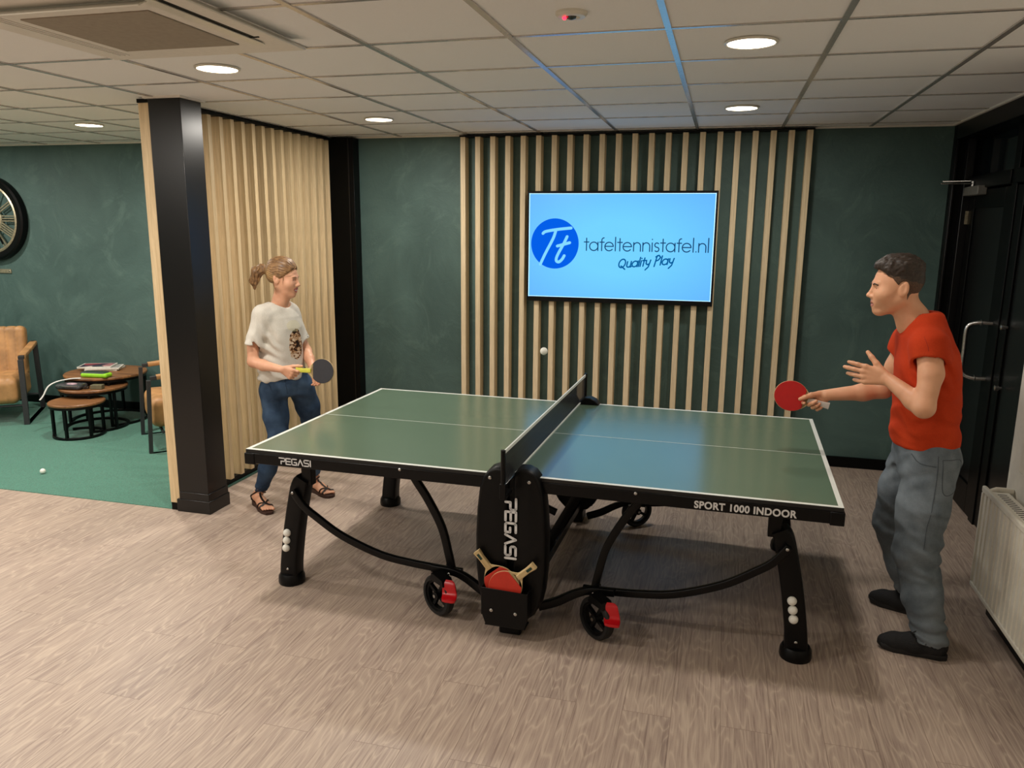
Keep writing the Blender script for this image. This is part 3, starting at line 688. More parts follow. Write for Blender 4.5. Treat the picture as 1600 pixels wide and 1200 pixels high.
# ---------------------------------------------------------------- bats and balls
def bat(label, cent, axis, normal, front, back, handle, group=None, wide=.150, side_tape=None, plates=None, name='table_tennis_bat'):
    """bat with its blade centre at cent, handle running along -axis; parts: blade, two rubbers, handle"""
    t = thing(name, label, 'table tennis bat', cent, 0, group)
    A = Vector(axis).normalized(); Nn = Vector(normal); Nn = (Nn-A*Nn.dot(A)).normalized(); B = Nn.cross(A)
    R3 = Matrix((A, B, Nn)).transposed().to_4x4(); t.matrix_world = Matrix.Translation(cent) @ R3
    n = 48; hw = wide/2; hl = .079
    ol = []
    for k in range(n):
        a = 2*PI*k/n; x, y = hl*math.cos(a), hw*math.sin(a)
        ol.append((x, y))
    cut = [(max(x, -.062), y) for x, y in ol]
    nk = [(-.060, -.050), (-.075, -.034), (-.09, -.018), (-.10, -.014), (-.10, .014), (-.09, .018), (-.075, .034), (-.060, .050)]
    mb = MB().prism(ol, -.003, .003, 'z').prism(nk, -.003, .003, 'z'); mb.build('blade', handle if side_tape is None else side_tape, t)
    sm_ = [(x*.985, y*.985) for x, y in cut]
    MB().prism(sm_, .003, .0065, 'z').build('rubber', front, t, bevel=.001); MB().prism(sm_, -.0065, -.003, 'z').build('rubber', back, t, bevel=.001)
    h = MB().tube([(-.078, 0, 0), (-.10, 0, 0), (-.14, 0, 0), (-.168, 0, 0), (-.178, 0, 0)], [(.011, .008), (.0135, .0115), (.0125, .011), (.0155, .0125), (.0165, .0125)], sec=RR, up=(0, 0, 1))
    ho = h.build('handle', handle, t, smooth=True, auto=1.2)
    if plates: MB().box(-.165, -.135, -.006, .006, .0118, .0128).build('handle_badge', plates, ho)
    return t
# the table's frame is turned a little; points on it go through T()
def T(x, y, z): return (x*math.cos(TH)-y*math.sin(TH), x*math.sin(TH)+y*math.cos(TH), z)
M_badge = plain('green_badge', (20, 60, 50), .4)
bat('red bat standing in the table pocket with its handle tilted left', T(-.035, -.826, .272), (.64, .0, -.77), (.0, -1, .0), M_rub, M_rubk, M_ply, 'bats in the pocket of the table', plates=M_badge)
bat('red bat standing in the table pocket with its handle tilted right', T(-.008, -.843, .262), (-.74, .0, -.67), (.0, -1, .0), M_rub, M_rubk, M_ply, 'bats in the pocket of the table', plates=M_badge)
def ball(label, c, group=None): 
    o = MB().sphere((0, 0, 0), .02, 24).build('table_tennis_ball', M_ball, smooth=True, auto=3); o.location = c
    return tag(o, label, 'table tennis ball', group)
pos = ['topmost', 'middle', 'lowest']
for k, (x, z) in enumerate([(-1.238, .291), (-1.243, .249), (-1.248, .207)]):
    ball('white ball in the front left table leg, %s of three' % pos[k], T(x, -.645, z), 'spare balls held in the table legs')
for k, (x, z) in enumerate([(1.216, .281), (1.222, .239), (1.228, .197)]):
    ball('white ball in the front right table leg, %s of three' % pos[k], T(x, -.645, z), 'spare balls held in the table legs')
ball('white ball in flight above the table in front of the slats', (-.05, -.02, 1.203))
ball('white ball lying on the green carpet', (-3.97, .503, .024))

# ---------------------------------------------------------------- lounge corner
def armchair(label, loc, rz):
    t = thing('armchair', label, 'armchair', loc, rz)
    def side(y):
        mb = MB(); sec = [(c*1, d*1) for c, d in RR]
        pts = [(.34, .0), (.315, .60), (-.31, .66), (-.38, .0)]
        w_, dp = .03, .022
        for a, b in zip(pts, pts[1:]+pts[:1]):
            A = Vector((a[0], y, a[1])); B = Vector((b[0], y, b[1])); d = (B-A).normalized(); n = Vector((0, 1, 0)).cross(d)
            e = d*.0
            mb.rings([[P_+n*(w_*c)+Vector((0, dp*k, 0)) for c, k in ((0, -1), (1, -1), (1, 1), (0, 1))] for P_ in (A, B)])
        return mb
    side(.33).build('side_frame', M_steel2, t, bevel=.001); side(-.33).build('side_frame', M_steel2, t, bevel=.001)
    for y in (-.33, .33):
        MB().tube([(.27, y, .622), (.0, y, .645), (-.27, y, .672)], [(.032, .018)]*3, sec=RR, up=(0, 0, 1)).build('arm_pad', M_leather, t, smooth=True, auto=1.2)
    MB().tube([(.25, -.32, .16), (.25, .32, .16)], .012).tube([(-.28, -.32, .16), (-.28, .32, .16)], .012).build('cross_bar', M_steel2, t, smooth=True)
    def seat(p):
        d = ell_box(p, (.03, 0, .31), (.30, .285, .125), .07)
        ch = np.abs(((p[:, 1]+.285)/.095) % 1-.5)*2
        return d+.006*np.where(p[:, 2] > .2, ch**8, 0)
    def back(p):
        q_ = p-V(-.24, 0, .60); c, s = math.cos(.2), math.sin(.2)
        r = np.stack([q_[:, 0]*c+q_[:, 2]*s, q_[:, 1], -q_[:, 0]*s+q_[:, 2]*c], 1)
        d = ell_box(r, (0, 0, 0), (.075, .285, .245), .05); ch = np.abs(((r[:, 1]+.285)/.0815) % 1-.5)*2
        return d+.010*ch**6
    sdf_mesh('seat_cushion', seat, (-.35, -.33, .14), (.38, .33, .47), .009, M_leather, t)
    sdf_mesh('back_cushion', back, (-.45, -.33, .30), (-.05, .33, .88), .009, M_leather, t)
    return t
def ell_box(p, c, h, r):
    q_ = np.abs(p-V(*c))-(V(*h)-r)
    return np.linalg.norm(np.maximum(q_, 0), axis=1)+np.minimum(q_.max(1), 0)-r
M_steel2 = plain('grey_black_steel', (46, 47, 50), .45, var=.04)
armchair('tan leather armchair with fluted back standing below the wall clock', (-5.769, 1.729, .004), math.atan2(-.81, .58))
armchair('tan leather armchair half hidden behind the black column', (-3.558, 1.664, .004), math.atan2(-.7, -.7))
def coffee(label, c, r, h, a0, a1, legs):
    t = thing('coffee_table', label, 'coffee table', (c[0], c[1], .004), 0, 'nest of three round coffee tables')
    MB().lathe([(.001, h-.024), (r-.006, h-.024), (r, h-.018), (r, h-.006), (r-.006, h), (.001, h)], n=56).build('tabletop', M_walnut, t, smooth=True, auto=.6)
    MB().lathe([(r-.02, h-.045), (r-.008, h-.045), (r-.008, h-.024), (r-.02, h-.024), (r-.02, h-.045)], n=56, caps=False).build('steel_rim', M_steel, t)
    R_ = r-.025; pts = [(R_*math.cos(math.radians(a0+(a1-a0)*k/40)), R_*math.sin(math.radians(a0+(a1-a0)*k/40)), .011) for k in range(41)]
    MB().tube(pts, [(.011, .011)]*41, sec=RR, up=(0, 0, 1), closed=False).build('base_ring', M_steel, t, smooth=True, auto=1.2)
    for a in legs:
        x, y = R_*math.cos(math.radians(a)), R_*math.sin(math.radians(a))
        MB().box(x-.011, x+.011, y-.011, y+.011, .0, h-.04).build('leg', M_steel, t, bevel=.001)
coffee('smallest and lowest round wood coffee table, front of the nest', (-4.56, 1.48), .225, .31, -150, 150, (-150, -75, -20, 60))
coffee('middle round wood coffee table of the nest with the grey pouch on it', (-4.64, 1.77), .285, .385, -55, 235, (-55, -10, 150, 235))
coffee('largest round wood coffee table at the back of the nest, under the magazines', (-4.72, 2.02), .355, .46, -45, 225, (-45, 30, 225, 110))
def paper_mat(name, a, b, c, sc):
    k = NT(name); v = k.n('ShaderNodeTexVoronoi', Scale=sc); k.l(k.coord(), v.inputs['Vector'])
    k.l(k.ramp(v.outputs['Color'], [(.2, lin(a)), (.5, lin(b)), (.8, lin(c))]), k.b.inputs['Base Color']); k.b.inputs['Roughness'].default_value = .3
    return k.m
M_paper = plain('white_page_edges', (226, 224, 214), .6)
mg = [('magazine lying at the bottom of the stack on the largest coffee table', .0, .02, .35, (190, 190, 186), (150, 150, 150), (214, 210, 200)),
      ('white-edged magazine in the middle of the stack on the largest coffee table', .015, .0, .5, (214, 212, 206), (120, 116, 112), (230, 226, 220)),
      ('magazine with a red, navy and white cover on top of the stack', -.05, -.015, .42, (30, 32, 60), (150, 28, 50), (226, 200, 196))]
for k, (lb, dx, dy, rz_, a, b, c_) in enumerate(mg):
    t = thing('magazine', lb, 'magazine', (-4.82+dx, 2.10+dy, .4645+k*.0145), rz_, 'magazines on the coffee table')
    MB().box(-.148, .148, -.105, .105, .0, .013).build('pages', M_paper, t, bevel=.002)
    MB().box(-.149, .149, -.106, .106, .0131, .0142).build('cover', M_paper, t); MB().box(-.138, .138, -.095, .095, .0142, .0145).build('cover_picture', paper_mat('cover_%d' % k, a, b, c_, 9), t)
cs = thing('slim_case', 'slim neon green and black case on the front of the largest coffee table', 'case', (-4.60, 1.775, .4655), .1)
def case_f(p): return ell_box(p, (0, 0, .02), (.13, .05, .02), .018)
sdf_mesh('case_body', case_f, (-.15, -.07, -.01), (.15, .07, .05), .004, plain('neon_green_fabric', (150, 214, 40), .6), cs)
sdf_mesh('case_lid', lambda p: np.maximum(ell_box(p, (-.015, .005, .026), (.125, .048, .022), .018), .026-p[:, 2]), (-.16, -.07, .02), (.15, .07, .06), .004, plain('dark_green_lid', (44, 56, 50), .5), cs)
pc = thing('pouch', 'grey zipped pouch with a white strap hanging off the middle coffee table', 'pouch', (-4.70, 1.585, .390), .12)
def pouch_f(p): return ell_box(p+V(0, 0, 0), (0, 0, .023), (.12, .068, .023), .024)+.003*noise3(p*30)
sdf_mesh('pouch_body', pouch_f, (-.15, -.12, -.01), (.15, .12, .07), .004, plain('grey_mesh_fabric', (58, 58, 62), .6, var=.3, scale=60), pc)
MB().tube([(-.1, -.062, .036), (0, -.070, .03), (.1, -.062, .036), (.118, 0, .042), (.1, .058, .036)], .004, 8).build('zip', M_chrome, pc, smooth=True)
sdf_mesh('pouch_print', lambda p: ell(p, (.02, -.02, .046), (.05, .03, .008)), (-.05, -.07, .02), (.1, .05, .07), .003, plain('pink_print', (190, 160, 170), .5, var=.2), pc)
stp = smooth_path([(.02, .10, .075), (-.06, .07, .072), (-.13, -.01, .06), (-.175, -.07, .025), (-.20, -.11, -.05), (-.215, -.14, -.085)], 5)
MB().tube(stp, [(.014, .003)]*len(stp), sec=RR, up=(0, 0, 1)).build('strap', plain('white_webbing', (226, 226, 222), .7), pc, smooth=True, auto=1.2)
bx_ = thing('small_box', 'small olive box with a white end on the middle coffee table', 'box', (-4.475, 1.64, .390), .3)
MB().box(-.05, .05, -.03, .03, 0, .038).build('box_body', plain('olive_card', (104, 98, 74), .6, var=.1), bx_, bevel=.003)
MB().box(-.052, -.0495, -.022, .022, .004, .034).build('box_end_label', M_white, bx_)
kk = MB()
for q_ in range(3): kk.box(-.12+q_*.016, -.108+q_*.016, -.02, .012, 0, .02+.006*(q_ % 2))
kk.build('key_ring', plain('dark_leather', (50, 38, 28), .6), bx_, bevel=.003)

# wall clock with Roman numerals, seen from the side, and the plaque below it
ck_ = thing('wall_clock', 'big round skeleton wall clock with a thick black rim and brass Roman numerals', 'clock', (-6.245, BY, 1.868))
RO = .412
MB().lathe([(RO-.075, -.0), (RO, -.0), (RO+.004, -.03), (RO-.002, -.06), (RO-.02, -.072), (RO-.07, -.066), (RO-.085, -.05), (RO-.075, -.0)], n=64, axis='y', caps=False).build('rim', M_plastic, ck_, smooth=True)
MB().lathe([(RO-.085, -.05), (RO-.07, -.068), (RO-.084, -.074), (RO-.10, -.062), (RO-.085, -.05)], n=64, axis='y', caps=False).build('brass_ring', M_brass, ck_, smooth=True)
MB().lathe([(.10, -.04), (.112, -.05), (.125, -.04), (.112, -.03), (.10, -.04)], n=40, axis='y', caps=False).build('inner_ring', M_brass, ck_, smooth=True)
rom = ['XII', 'I', 'II', 'III', 'IIII', 'V', 'VI', 'VII', 'VIII', 'IX', 'X', 'XI']
for h_, r_ in enumerate(rom):
    mb = MB(); a = PI/2-h_*PI/6; adv = {'I': .024, 'V': .04, 'X': .04}; tw = sum(adv[c_] for c_ in r_); x = -tw/2
    Mr = Matrix.Rotation(-(a-PI/2), 4, 'Y')
    def seg(xa, za, xb, zb, w_):
        L_ = math.hypot(xb-xa, zb-za); n_ = (-(zb-za)/L_*w_/2, (xb-xa)/L_*w_/2)
        o_ = [(xa+n_[0], za+n_[1]), (xa-n_[0], za-n_[1]), (xb-n_[0], zb-n_[1]), (xb+n_[0], zb+n_[1])]
        mb.rings([[tuple(Mr @ Vector((p_[0], y_, p_[1]))) for p_ in o_] for y_ in (-.056, -.044)])
    for c_ in r_:
        xc = x+adv[c_]/2
        if c_ == 'I': seg(xc, .15, xc, .30, .011)
        elif c_ == 'V': seg(xc-.015, .30, xc, .15, .010); seg(xc+.015, .30, xc, .15, .006)
        else: seg(xc-.016, .30, xc+.016, .15, .010); seg(xc+.016, .30, xc-.016, .15, .006)
        x += adv[c_]
    seg(-tw/2, .145, tw/2, .145, .008); seg(-tw/2, .305, tw/2, .305, .008)
    mb.build('numeral', M_brass, ck_)
hm = MB(); Mh = Matrix.Rotation(.5, 4, 'Y')
hm.box(-.008, .008, -.07, -.064, -.05, .22, M=Mh).box(-.008, .008, -.078, -.072, -.06, .29, M=Matrix.Rotation(2.6, 4, 'Y')).lathe([(.022, -.08), (.022, -.04)], axis='y', n=20)
hm.build('hands', M_plastic, ck_)
MB().box(-.29, .29, -.036, -.03, -.008, .008).box(-.008, .008, -.036, -.03, -.29, .29).build('cross_brace', M_plastic, ck_)
pl_ = thing('wall_plaque', 'small narrow brass plaque on the wall under the clock', 'plaque', (-6.22, BY, 1.345))
MB().box(-.11, .11, -.012, 0, -.018, .022).build('plate', M_brass, pl_, bevel=.002); MB().lathe([(.006, -.016), (.006, -.012)], (.095, 0, .002), 12, 'y').build('screw', M_chrome, pl_)

# ---------------------------------------------------------------- people
def skin_mat(name, a, b):
    k = NT(name); n = k.n('ShaderNodeTexNoise', Scale=14.0, Detail=4.0); k.l(k.coord(), n.inputs['Vector'])
    k.l(k.ramp(n.outputs['Fac'], [(.3, lin(a)), (.7, lin(b))]), k.b.inputs['Base Color']); k.b.inputs['Roughness'].default_value = .48
    k.b.inputs['Subsurface Weight'].default_value = .12; k.b.inputs['Subsurface Radius'].default_value = (.012, .005, .003); k.b.inputs['Subsurface Scale'].default_value = .6
    return k.m
def cloth(name, a, b, scale=6, rough=.85, weave=260, extra=None):
    k = NT(name); co = k.coord(); n = k.n('ShaderNodeTexNoise', Scale=float(scale), Detail=5.0, Roughness=.6); k.l(co, n.inputs['Vector'])
    w_ = k.n('ShaderNodeTexNoise', Scale=float(weave), Detail=2.0); k.l(co, w_.inputs['Vector'])
    c1 = k.ramp(n.outputs['Fac'], [(.33, lin(a)), (.68, lin(b))]); c2 = k.ramp(w_.outputs['Fac'], [(.3, (.86, .86, .86, 1)), (.7, (1, 1, 1, 1))])
    col = k.mix(1.0, c1, c2, 'MULTIPLY')
    if extra: col = extra(k, col)
    k.l(col, k.b.inputs['Base Color']); k.b.inputs['Roughness'].default_value = rough; k.b.inputs['Specular IOR Level'].default_value = .15
    k.bump(w_.outputs['Fac'], .25, .0015); return k.m
M_lip = plain('lips', (190, 122, 104), .45); M_lip2 = plain('rose_lips', (190, 98, 92), .35); M_teeth = plain('teeth', (236, 230, 220), .3)
M_eye = plain('eye_white', (214, 208, 200), .2); M_iris = plain('iris', (52, 44, 38), .15)

def head_sdf(q_, male=True, smile=0):
    jaw = 1.0 if male else .9
    d = ell(q_, (-.012, 0, .034), (.096, .077, .09))
    d = sm(d, ell(q_, (.028, 0, -.03), (.062, .060*jaw+.004, .084)), .04)
    for s in (-1, 1):
        d = sm(d, rc(q_, (-.012, s*.054*jaw, -.045), (.058, s*.016, -.098), .019, .014), .03)
        d = sm(d, ell(q_, (.060, s*.042, -.026), (.020, .020, .018)), .035)
    d = sm(d, ell(q_, (.070, 0, -.100), (.020, .020*jaw+.002, .017)), .02)
    d = sm(d, rc(q_, (.081, -.032, .021), (.081, .032, .021), .007, .007), .02)
    for s in (-1, 1): d = smx(d, -ell(q_, (.102, s*.032, .001), (.0175, .019, .0105)), .014)
    for s in (-1, 1):
        d = sm(d, rc(q_, (.0845, s*.021, .0075), (.0805, s*.042, .006), .0042, .0038), .004); d = sm(d, rc(q_, (.083, s*.021, -.0065), (.080, s*.041, -.005), .0036, .0034), .004)
    d = sm(d, rc(q_, (.086, 0, .014), (.107, 0, -.026), .006, .0085), .014)
    d = sm(d, ell(q_, (.1085, 0, -.031), (.0105, .0100, .0085)), .008)
    for s in (-1, 1): d = sm(d, ell(q_, (.099, s*.0115, -.035), (.010, .0065, .007)), .006)
    zc = -.066; w_ = .024+.007*smile
    d = sm(d, ell(q_, (.083, 0, zc), (.013, .028, .02)), .022)
    for s in (-1, 1):
        d = sm(d, rc(q_, (.0945, 0, zc+.005), (.086-.004*smile, s*w_, zc+.001+.008*smile), .0055, .0035), .005)
        d = sm(d, rc(q_, (.0915, 0, zc-.008), (.085-.004*smile, s*w_*.95, zc-.002+.008*smile), .0065, .0035), .005)
        d = smx(d, -rc(q_, (.0995, 0, zc-.0015-.003*smile), (.088, s*w_, zc+.001+.007*smile), .0022+.003*smile, .0015), .003)
        d = sm(d, ell(q_, (.052, s*.026, -.036), (.030, .026, .032)), .03)
        # ears
        e = ell(q_@ROT_EAR[s], V(-.012, s*.079, -.002)@ROT_EAR[s], (.020, .0085, .034))
        e = smx(e, -ell(q_, (-.007, s*.091, .003), (.011, .008, .021)), .005)
        d = sm(d, e, .006)
    return d
def around(p, c, r, fn):
    dd = np.linalg.norm(p-V(*c), axis=1); out = dd-r+.05; m = dd < r
    if m.any(): out[m] = fn(p[m])
    return out
def rotz(a): c, s = math.cos(a), math.sin(a); return np.array([[c, -s, 0], [s, c, 0], [0, 0, 1.]])
def roty(a): c, s = math.cos(a), math.sin(a); return np.array([[c, 0, s], [0, 1., 0], [-s, 0, c]])
ROT_EAR = {s: roty(-.18)@rotz(s*-.35) for s in (-1, 1)}
def hand_prims(wr, X, Tm, curls, thumb=(.55, .75, .35), spread=.07, side=1, size=1.0, tc=.3, bs=1.0):
    """wr wrist point, X finger direction, Tm towards the thumb; returns list of chains. side: +1 right hand, -1 left (palm = -side * X x T)"""
    X = V(*X)/np.linalg.norm(X); Tm = V(*Tm); Tm = Tm-X*(Tm@X); Tm /= np.linalg.norm(Tm); N = -side*np.cross(X, Tm); wr = V(*wr)
    ch = []
    offs = [.031, .0105, -.0105, -.030]; base = [.088*bs, .092*bs, .087*bs, .078*bs]; lens = [.068, .077, .070, .055]; rad = [.0088, .0092, .0088, .0078]
    for i in range(4):
        p0 = wr+(X*base[i]+Tm*offs[i])*size; a = 0; pts = [p0]; dirp = X+Tm*(1.5-i)*spread; dirp /= np.linalg.norm(dirp)
        for jn, (fr, cu) in enumerate(zip((.46, .30, .24), curls[i])):
            a += cu; dv = dirp*math.cos(a)+N*math.sin(a); pts.append(pts[-1]+dv*lens[i]*fr*size)
        r = rad[i]*size; ch.append(('f', pts, [r*1.08, r, r*.93, r*.78]))
        ch.append(('p', [wr+(X*.012+Tm*offs[i]*.55)*size, p0], [.0125*size, .0105*size]))
    tb = wr+(X*.022+Tm*.022+N*.006)*size; td = X*thumb[0]+Tm*thumb[1]+N*thumb[2]; td /= np.linalg.norm(td)
    t1 = tb+td*.042*size; td2 = td+X*tc+N*.15; td2 /= np.linalg.norm(td2); t2 = t1+td2*.032*size; td3 = td2+X*tc*.6+N*.1; td3 /= np.linalg.norm(td3); t3 = t2+td3*.026*size
    ch.append(('t', [tb, t1, t2, t3], [.0145*size, .0118*size, .0102*size, .0082*size]))
    return ch
def hand_sdf(p, ch):
    palm = None
    for kd, pts, rs in ch:
        if kd == 'p': e = chain(p, pts, rs); palm = e if palm is None else sm(palm, e, .014)
    fing = None
    for kd, pts, rs in ch:
        if kd == 'f': e = chain(p, pts, rs, .004); fing = e if fing is None else sm(fing, e, .0015)
    th = [chain(p, pts, rs, .006) for kd, pts, rs in ch if kd == 't'][0]
    return sm(sm(palm, fing, .008), th, .010)
def near(p, c, r): return np.linalg.norm(p-V(*c), axis=1) < r
def folds(p, amp, sx=(9, 9, 22), seed=1): return amp*(noise3(p*V(*sx)+3*noise3(p*4, seed+9)[:, None], seed)+.5*noise3(p*V(*sx)*2.1, seed+3))
def limb_folds(p, c, r, amp, freq, axis=(0, 0, 1), seed=0):
    """creases bunched round a joint"""
    d = np.linalg.norm(p-V(*c), axis=1); w_ = np.clip(1-d/r, 0, 1); t = p@V(*axis)
    return amp*w_*np.sin(t*freq+3*noise3(p*7, seed)+2*noise3(p*15, seed+1))
def eyes(root, Hc, Rm, sc, orig, look=0.15, iris=M_iris):
    for s in (-1, 1):
        c = Hc+Rm@(V(.0735, s*.0315, .001)*sc)
        o = MB().sphere((0, 0, 0), .0118*sc, 20).build('eye', M_eye, root, smooth=True, auto=3); o.location = c-orig
        g = Rm@V(math.cos(look), 0, math.sin(-look)*.6); cc = g*.0075*sc
        i_ = MB().sphere(tuple(cc), .0058*sc, 14).build('iris', iris, o, smooth=True, auto=3)
def laces(pts_pairs, mat, parent, name='lace', r=.0022):
    for P_ in pts_pairs: MB().tube(smooth_path(P_, 6), r, 8).build(name, mat, parent, smooth=True)

# ---- the man in the orange-red T-shirt
O = V(1.76, -.24, 0)
man = thing('person', 'man in orange-red T-shirt and grey jeans holding a red bat beside the table end', 'person', tuple(O))
hc = V(1.562, -.25, 1.598); Rh = basis((-1, -.06, -.02)); Rh = Rh@roty(.03)
skinM = skin_mat('man_skin', (216, 158, 122), (230, 174, 138))
shL, elL, wrL = V(1.682, -.405, 1.372), V(1.668, -.495, 1.125), V(1.545, -.365, 1.215)
shR, elR, wrR = V(1.675, -.065, 1.345), V(1.600, -.015, 1.100), V(1.345, -.050, 1.064)
HL = hand_prims(wrL, (-1, .25, .12), (-.12, .1, 1), [(.1, .12, .08), (.12, .15, .1), (.22, .25, .15), (.35, .35, .2)], thumb=(.72, .65, .1), spread=.05, side=-1, size=1.08, tc=.0)
batA = V(-.965, -.02, .22); XR = V(-.80, -.0, -.60); TR = V(-.60, 0, .80)
HR = hand_prims(wrR, XR, TR, [(.6, .7, .4), (1.2, 1.25, .8), (1.25, 1.3, .8), (1.3, 1.3, .8)], thumb=(.75, .45, .5), spread=.02, side=1, size=1.05, tc=.4, bs=.78)
batM = V(1.184, -.078, 1.056)
def man_body(p):
    d = around(p, hc, .22, lambda w_: head_sdf((w_-hc)@Rh, True, .55))
    d = sm(d, chain(p, [(1.605, -.25, 1.53), (1.645, -.25, 1.47), (1.69, -.25, 1.40)], [.056, .058, .07], .02), .03)
    d = sm(d, rc(p, (1.600, -.25, 1.515), (1.625, -.25, 1.435), .042, .045), .02)
    d = sm(d, chain(p, [shL, (1.690, -.455, 1.26), elL], [.054, .0465, .041], .02), .02)
    d = sm(d, chain(p, [elL, elL*.68+wrL*.32+V(.01, .0, -.008), wrL], [.0425, .041, .0265], .02), .018)
    d = sm(d, chain(p, [shR, (1.640, -.04, 1.22), elR], [.052, .045, .040], .02), .02)
    d = sm(d, chain(p, [elR, elR*.65+wrR*.35+V(0, 0, -.004), wrR], [.041, .0395, .0265], .02), .018)
    d = sm(d, loft(p, [(.93, 1.765, -.23, .09, .13), (1.15, 1.735, -.24, .09, .14), (1.33, 1.715, -.24, .085, .155), (1.40, 1.70, -.24, .06, .11)]), .03)
    for leg in MLEGS: d = sm(d, chain(p, leg[0], [.07, .06, .05, .045, .035], .02), .02)
    for cl_ in (HL, HR): d = sm(d, around(p, cl_[0][1][0], .24, lambda w_: hand_sdf(w_, cl_)), .010)
    return d
MLEGS = [([(1.765, -.31, .88), (1.742, -.36, .64), (1.728, -.395, .46), (1.765, -.43, .27), (1.812, -.452, .10)], None),
         ([(1.755, -.15, .88), (1.705, -.115, .65), (1.690, -.075, .47), (1.755, -.05, .27), (1.825, -.03, .11)], None)]
def man_mat(c):
    q_ = (c-hc)@Rh; m = np.zeros(len(c), int)
    lip = (q_[:, 0] > .083) & (np.abs(q_[:, 1]) < .024) & (q_[:, 2] < -.058) & (q_[:, 2] > -.079) & (np.abs(q_[:, 1]) < .030-(np.abs(q_[:, 2]+.068)*1.6))
    m[lip] = 1; return m
sdf_mesh('body', man_body, (1.10, -.62, .02), (2.0, .2, 1.76), .0028, [skinM, M_lip], man, man_mat, O)
eyes(man, hc, Rh, 1.0, O)
M_hairM = plain('dark_brown_hair', (50, 38, 30), .55, var=.3, scale=120)
M_fade = plain('clipped_side_hair', (92, 70, 54), .7, var=.3, scale=200)
def hairM(p):
    q_ = (p-hc)@Rh; x = q_[:, 0]; z = q_[:, 2]
    t = .001+.003*np.clip((z-.0)/.03, 0, 1)+.019*np.clip((z-.055)/.05, 0, 1)+.005*np.clip((x-.02)/.06, 0, 1)*np.clip((z-.07)/.03, 0, 1)
    st = noise3(np.stack([x*70+z*30, q_[:, 1]*160, z*70], 1), 5)*1.5+noise3(q_*45, 9)
    d = ell(q_, (-.012, 0, .034), (.098, .079, .092))-t-st*.0025*np.clip((z-.03)/.05, .15, 1)
    zm = np.interp(x, [-.12, -.09, -.045, -.025, -.012, .012, .030, .050, .070, .088, .12], [-.052, -.05, -.042, -.010, .022, .014, .045, .058, .078, .088, .088])+noise3(q_*V(150, 150, 60), 8)*.004
    ng = (zm-z)*.8
    nap = head_sdf(q_)-.0022; nap = np.maximum(nap, np.maximum(-.060-z, x+.028))
    d = np.minimum(smx(d, ng, .004), nap)
    for s in (-1, 1): d = np.maximum(d, -ell(q_, (-.010, s*.088, -.002), (.025, .022, .037)))
    return d
sdf_mesh('hair', hairM, hc-.16, hc+.19, .0026, [M_hairM, M_fade], man, lambda c_: (((c_-hc)@Rh)[:, 2] < .045+.3*((c_-hc)@Rh)[:, 0]+.006*noise3(c_*80)).astype(int), O)
for s in (-1, 1):
    pts = [hc+Rh@V(*a) for a in ((.094, s*.012, .016), (.095, s*.028, .0215), (.084, s*.046, .016))]
    o = MB().tube(smooth_path([tuple(a-O) for a in pts], 4), [.0028]*9, 8).build('eyebrow', M_hairM, man, smooth=True)
def tee_man(p):
    K = [(.905, 1.748, -.232, .137, .175), (.96, 1.742, -.232, .138, .178), (1.05, 1.738, -.235, .134, .176), (1.15, 1.733, -.24, .131, .187), (1.25, 1.723, -.24, .126, .198), (1.33, 1.716, -.24, .118, .190), (1.39, 1.70, -.24, .105, .15), (1.445, 1.695, -.245, .085, .10), (1.50, 1.695, -.25, .06, .07)]
    d = loft(p, K)
    for s_, a, b, c0 in ((-1, shL, V(1.682, -.470, 1.215), V(1.69, -.33, 1.405)), (1, shR, V(1.640, -.035, 1.215), V(1.68, -.15, 1.40))):
        d = sm(d, rc(p, c0, a, .052, .064), .05)
        ax = (b-a)/np.linalg.norm(b-a); sl_ = rc(p, a, b+ax*.05, .066, .063); end = (p-(a+ax*.062))@ax
        sl_ = smx(sl_, end, .008); d = sm(d, sl_, .035)
        d = np.maximum(d, -np.maximum(rc(p, a, b+ax*.12, .058, .056), -(p-(a+ax*.045))@ax))
    nk = rc(p, (1.660, -.25, 1.475), (1.56, -.25, 1.52), .062, .075); d = smx(d, -nk, .008)
    d = d+folds(p, .0035, (7, 7, 9), 2)+limb_folds(p, (1.75, -.30, .98), .18, .010, 75, (.2, 0, 1), 4)+limb_folds(p, (1.72, -.40, 1.27), .12, .007, 110, (.8, 0, .6), 6)+limb_folds(p, (1.62, -.3, 1.0), .15, .009, 60, (.5, 0, 1), 8)
    return np.maximum(d, -(p[:, 2]-(.905+.012*np.sin(p[:, 0]*22))))
M_tee = cloth('orange_red_jersey', (186, 56, 24), (204, 68, 32), 5)
sdf_mesh('t_shirt', tee_man, (1.52, -.60, .86), (1.96, .12, 1.58), .0045, M_tee, man, None, O)
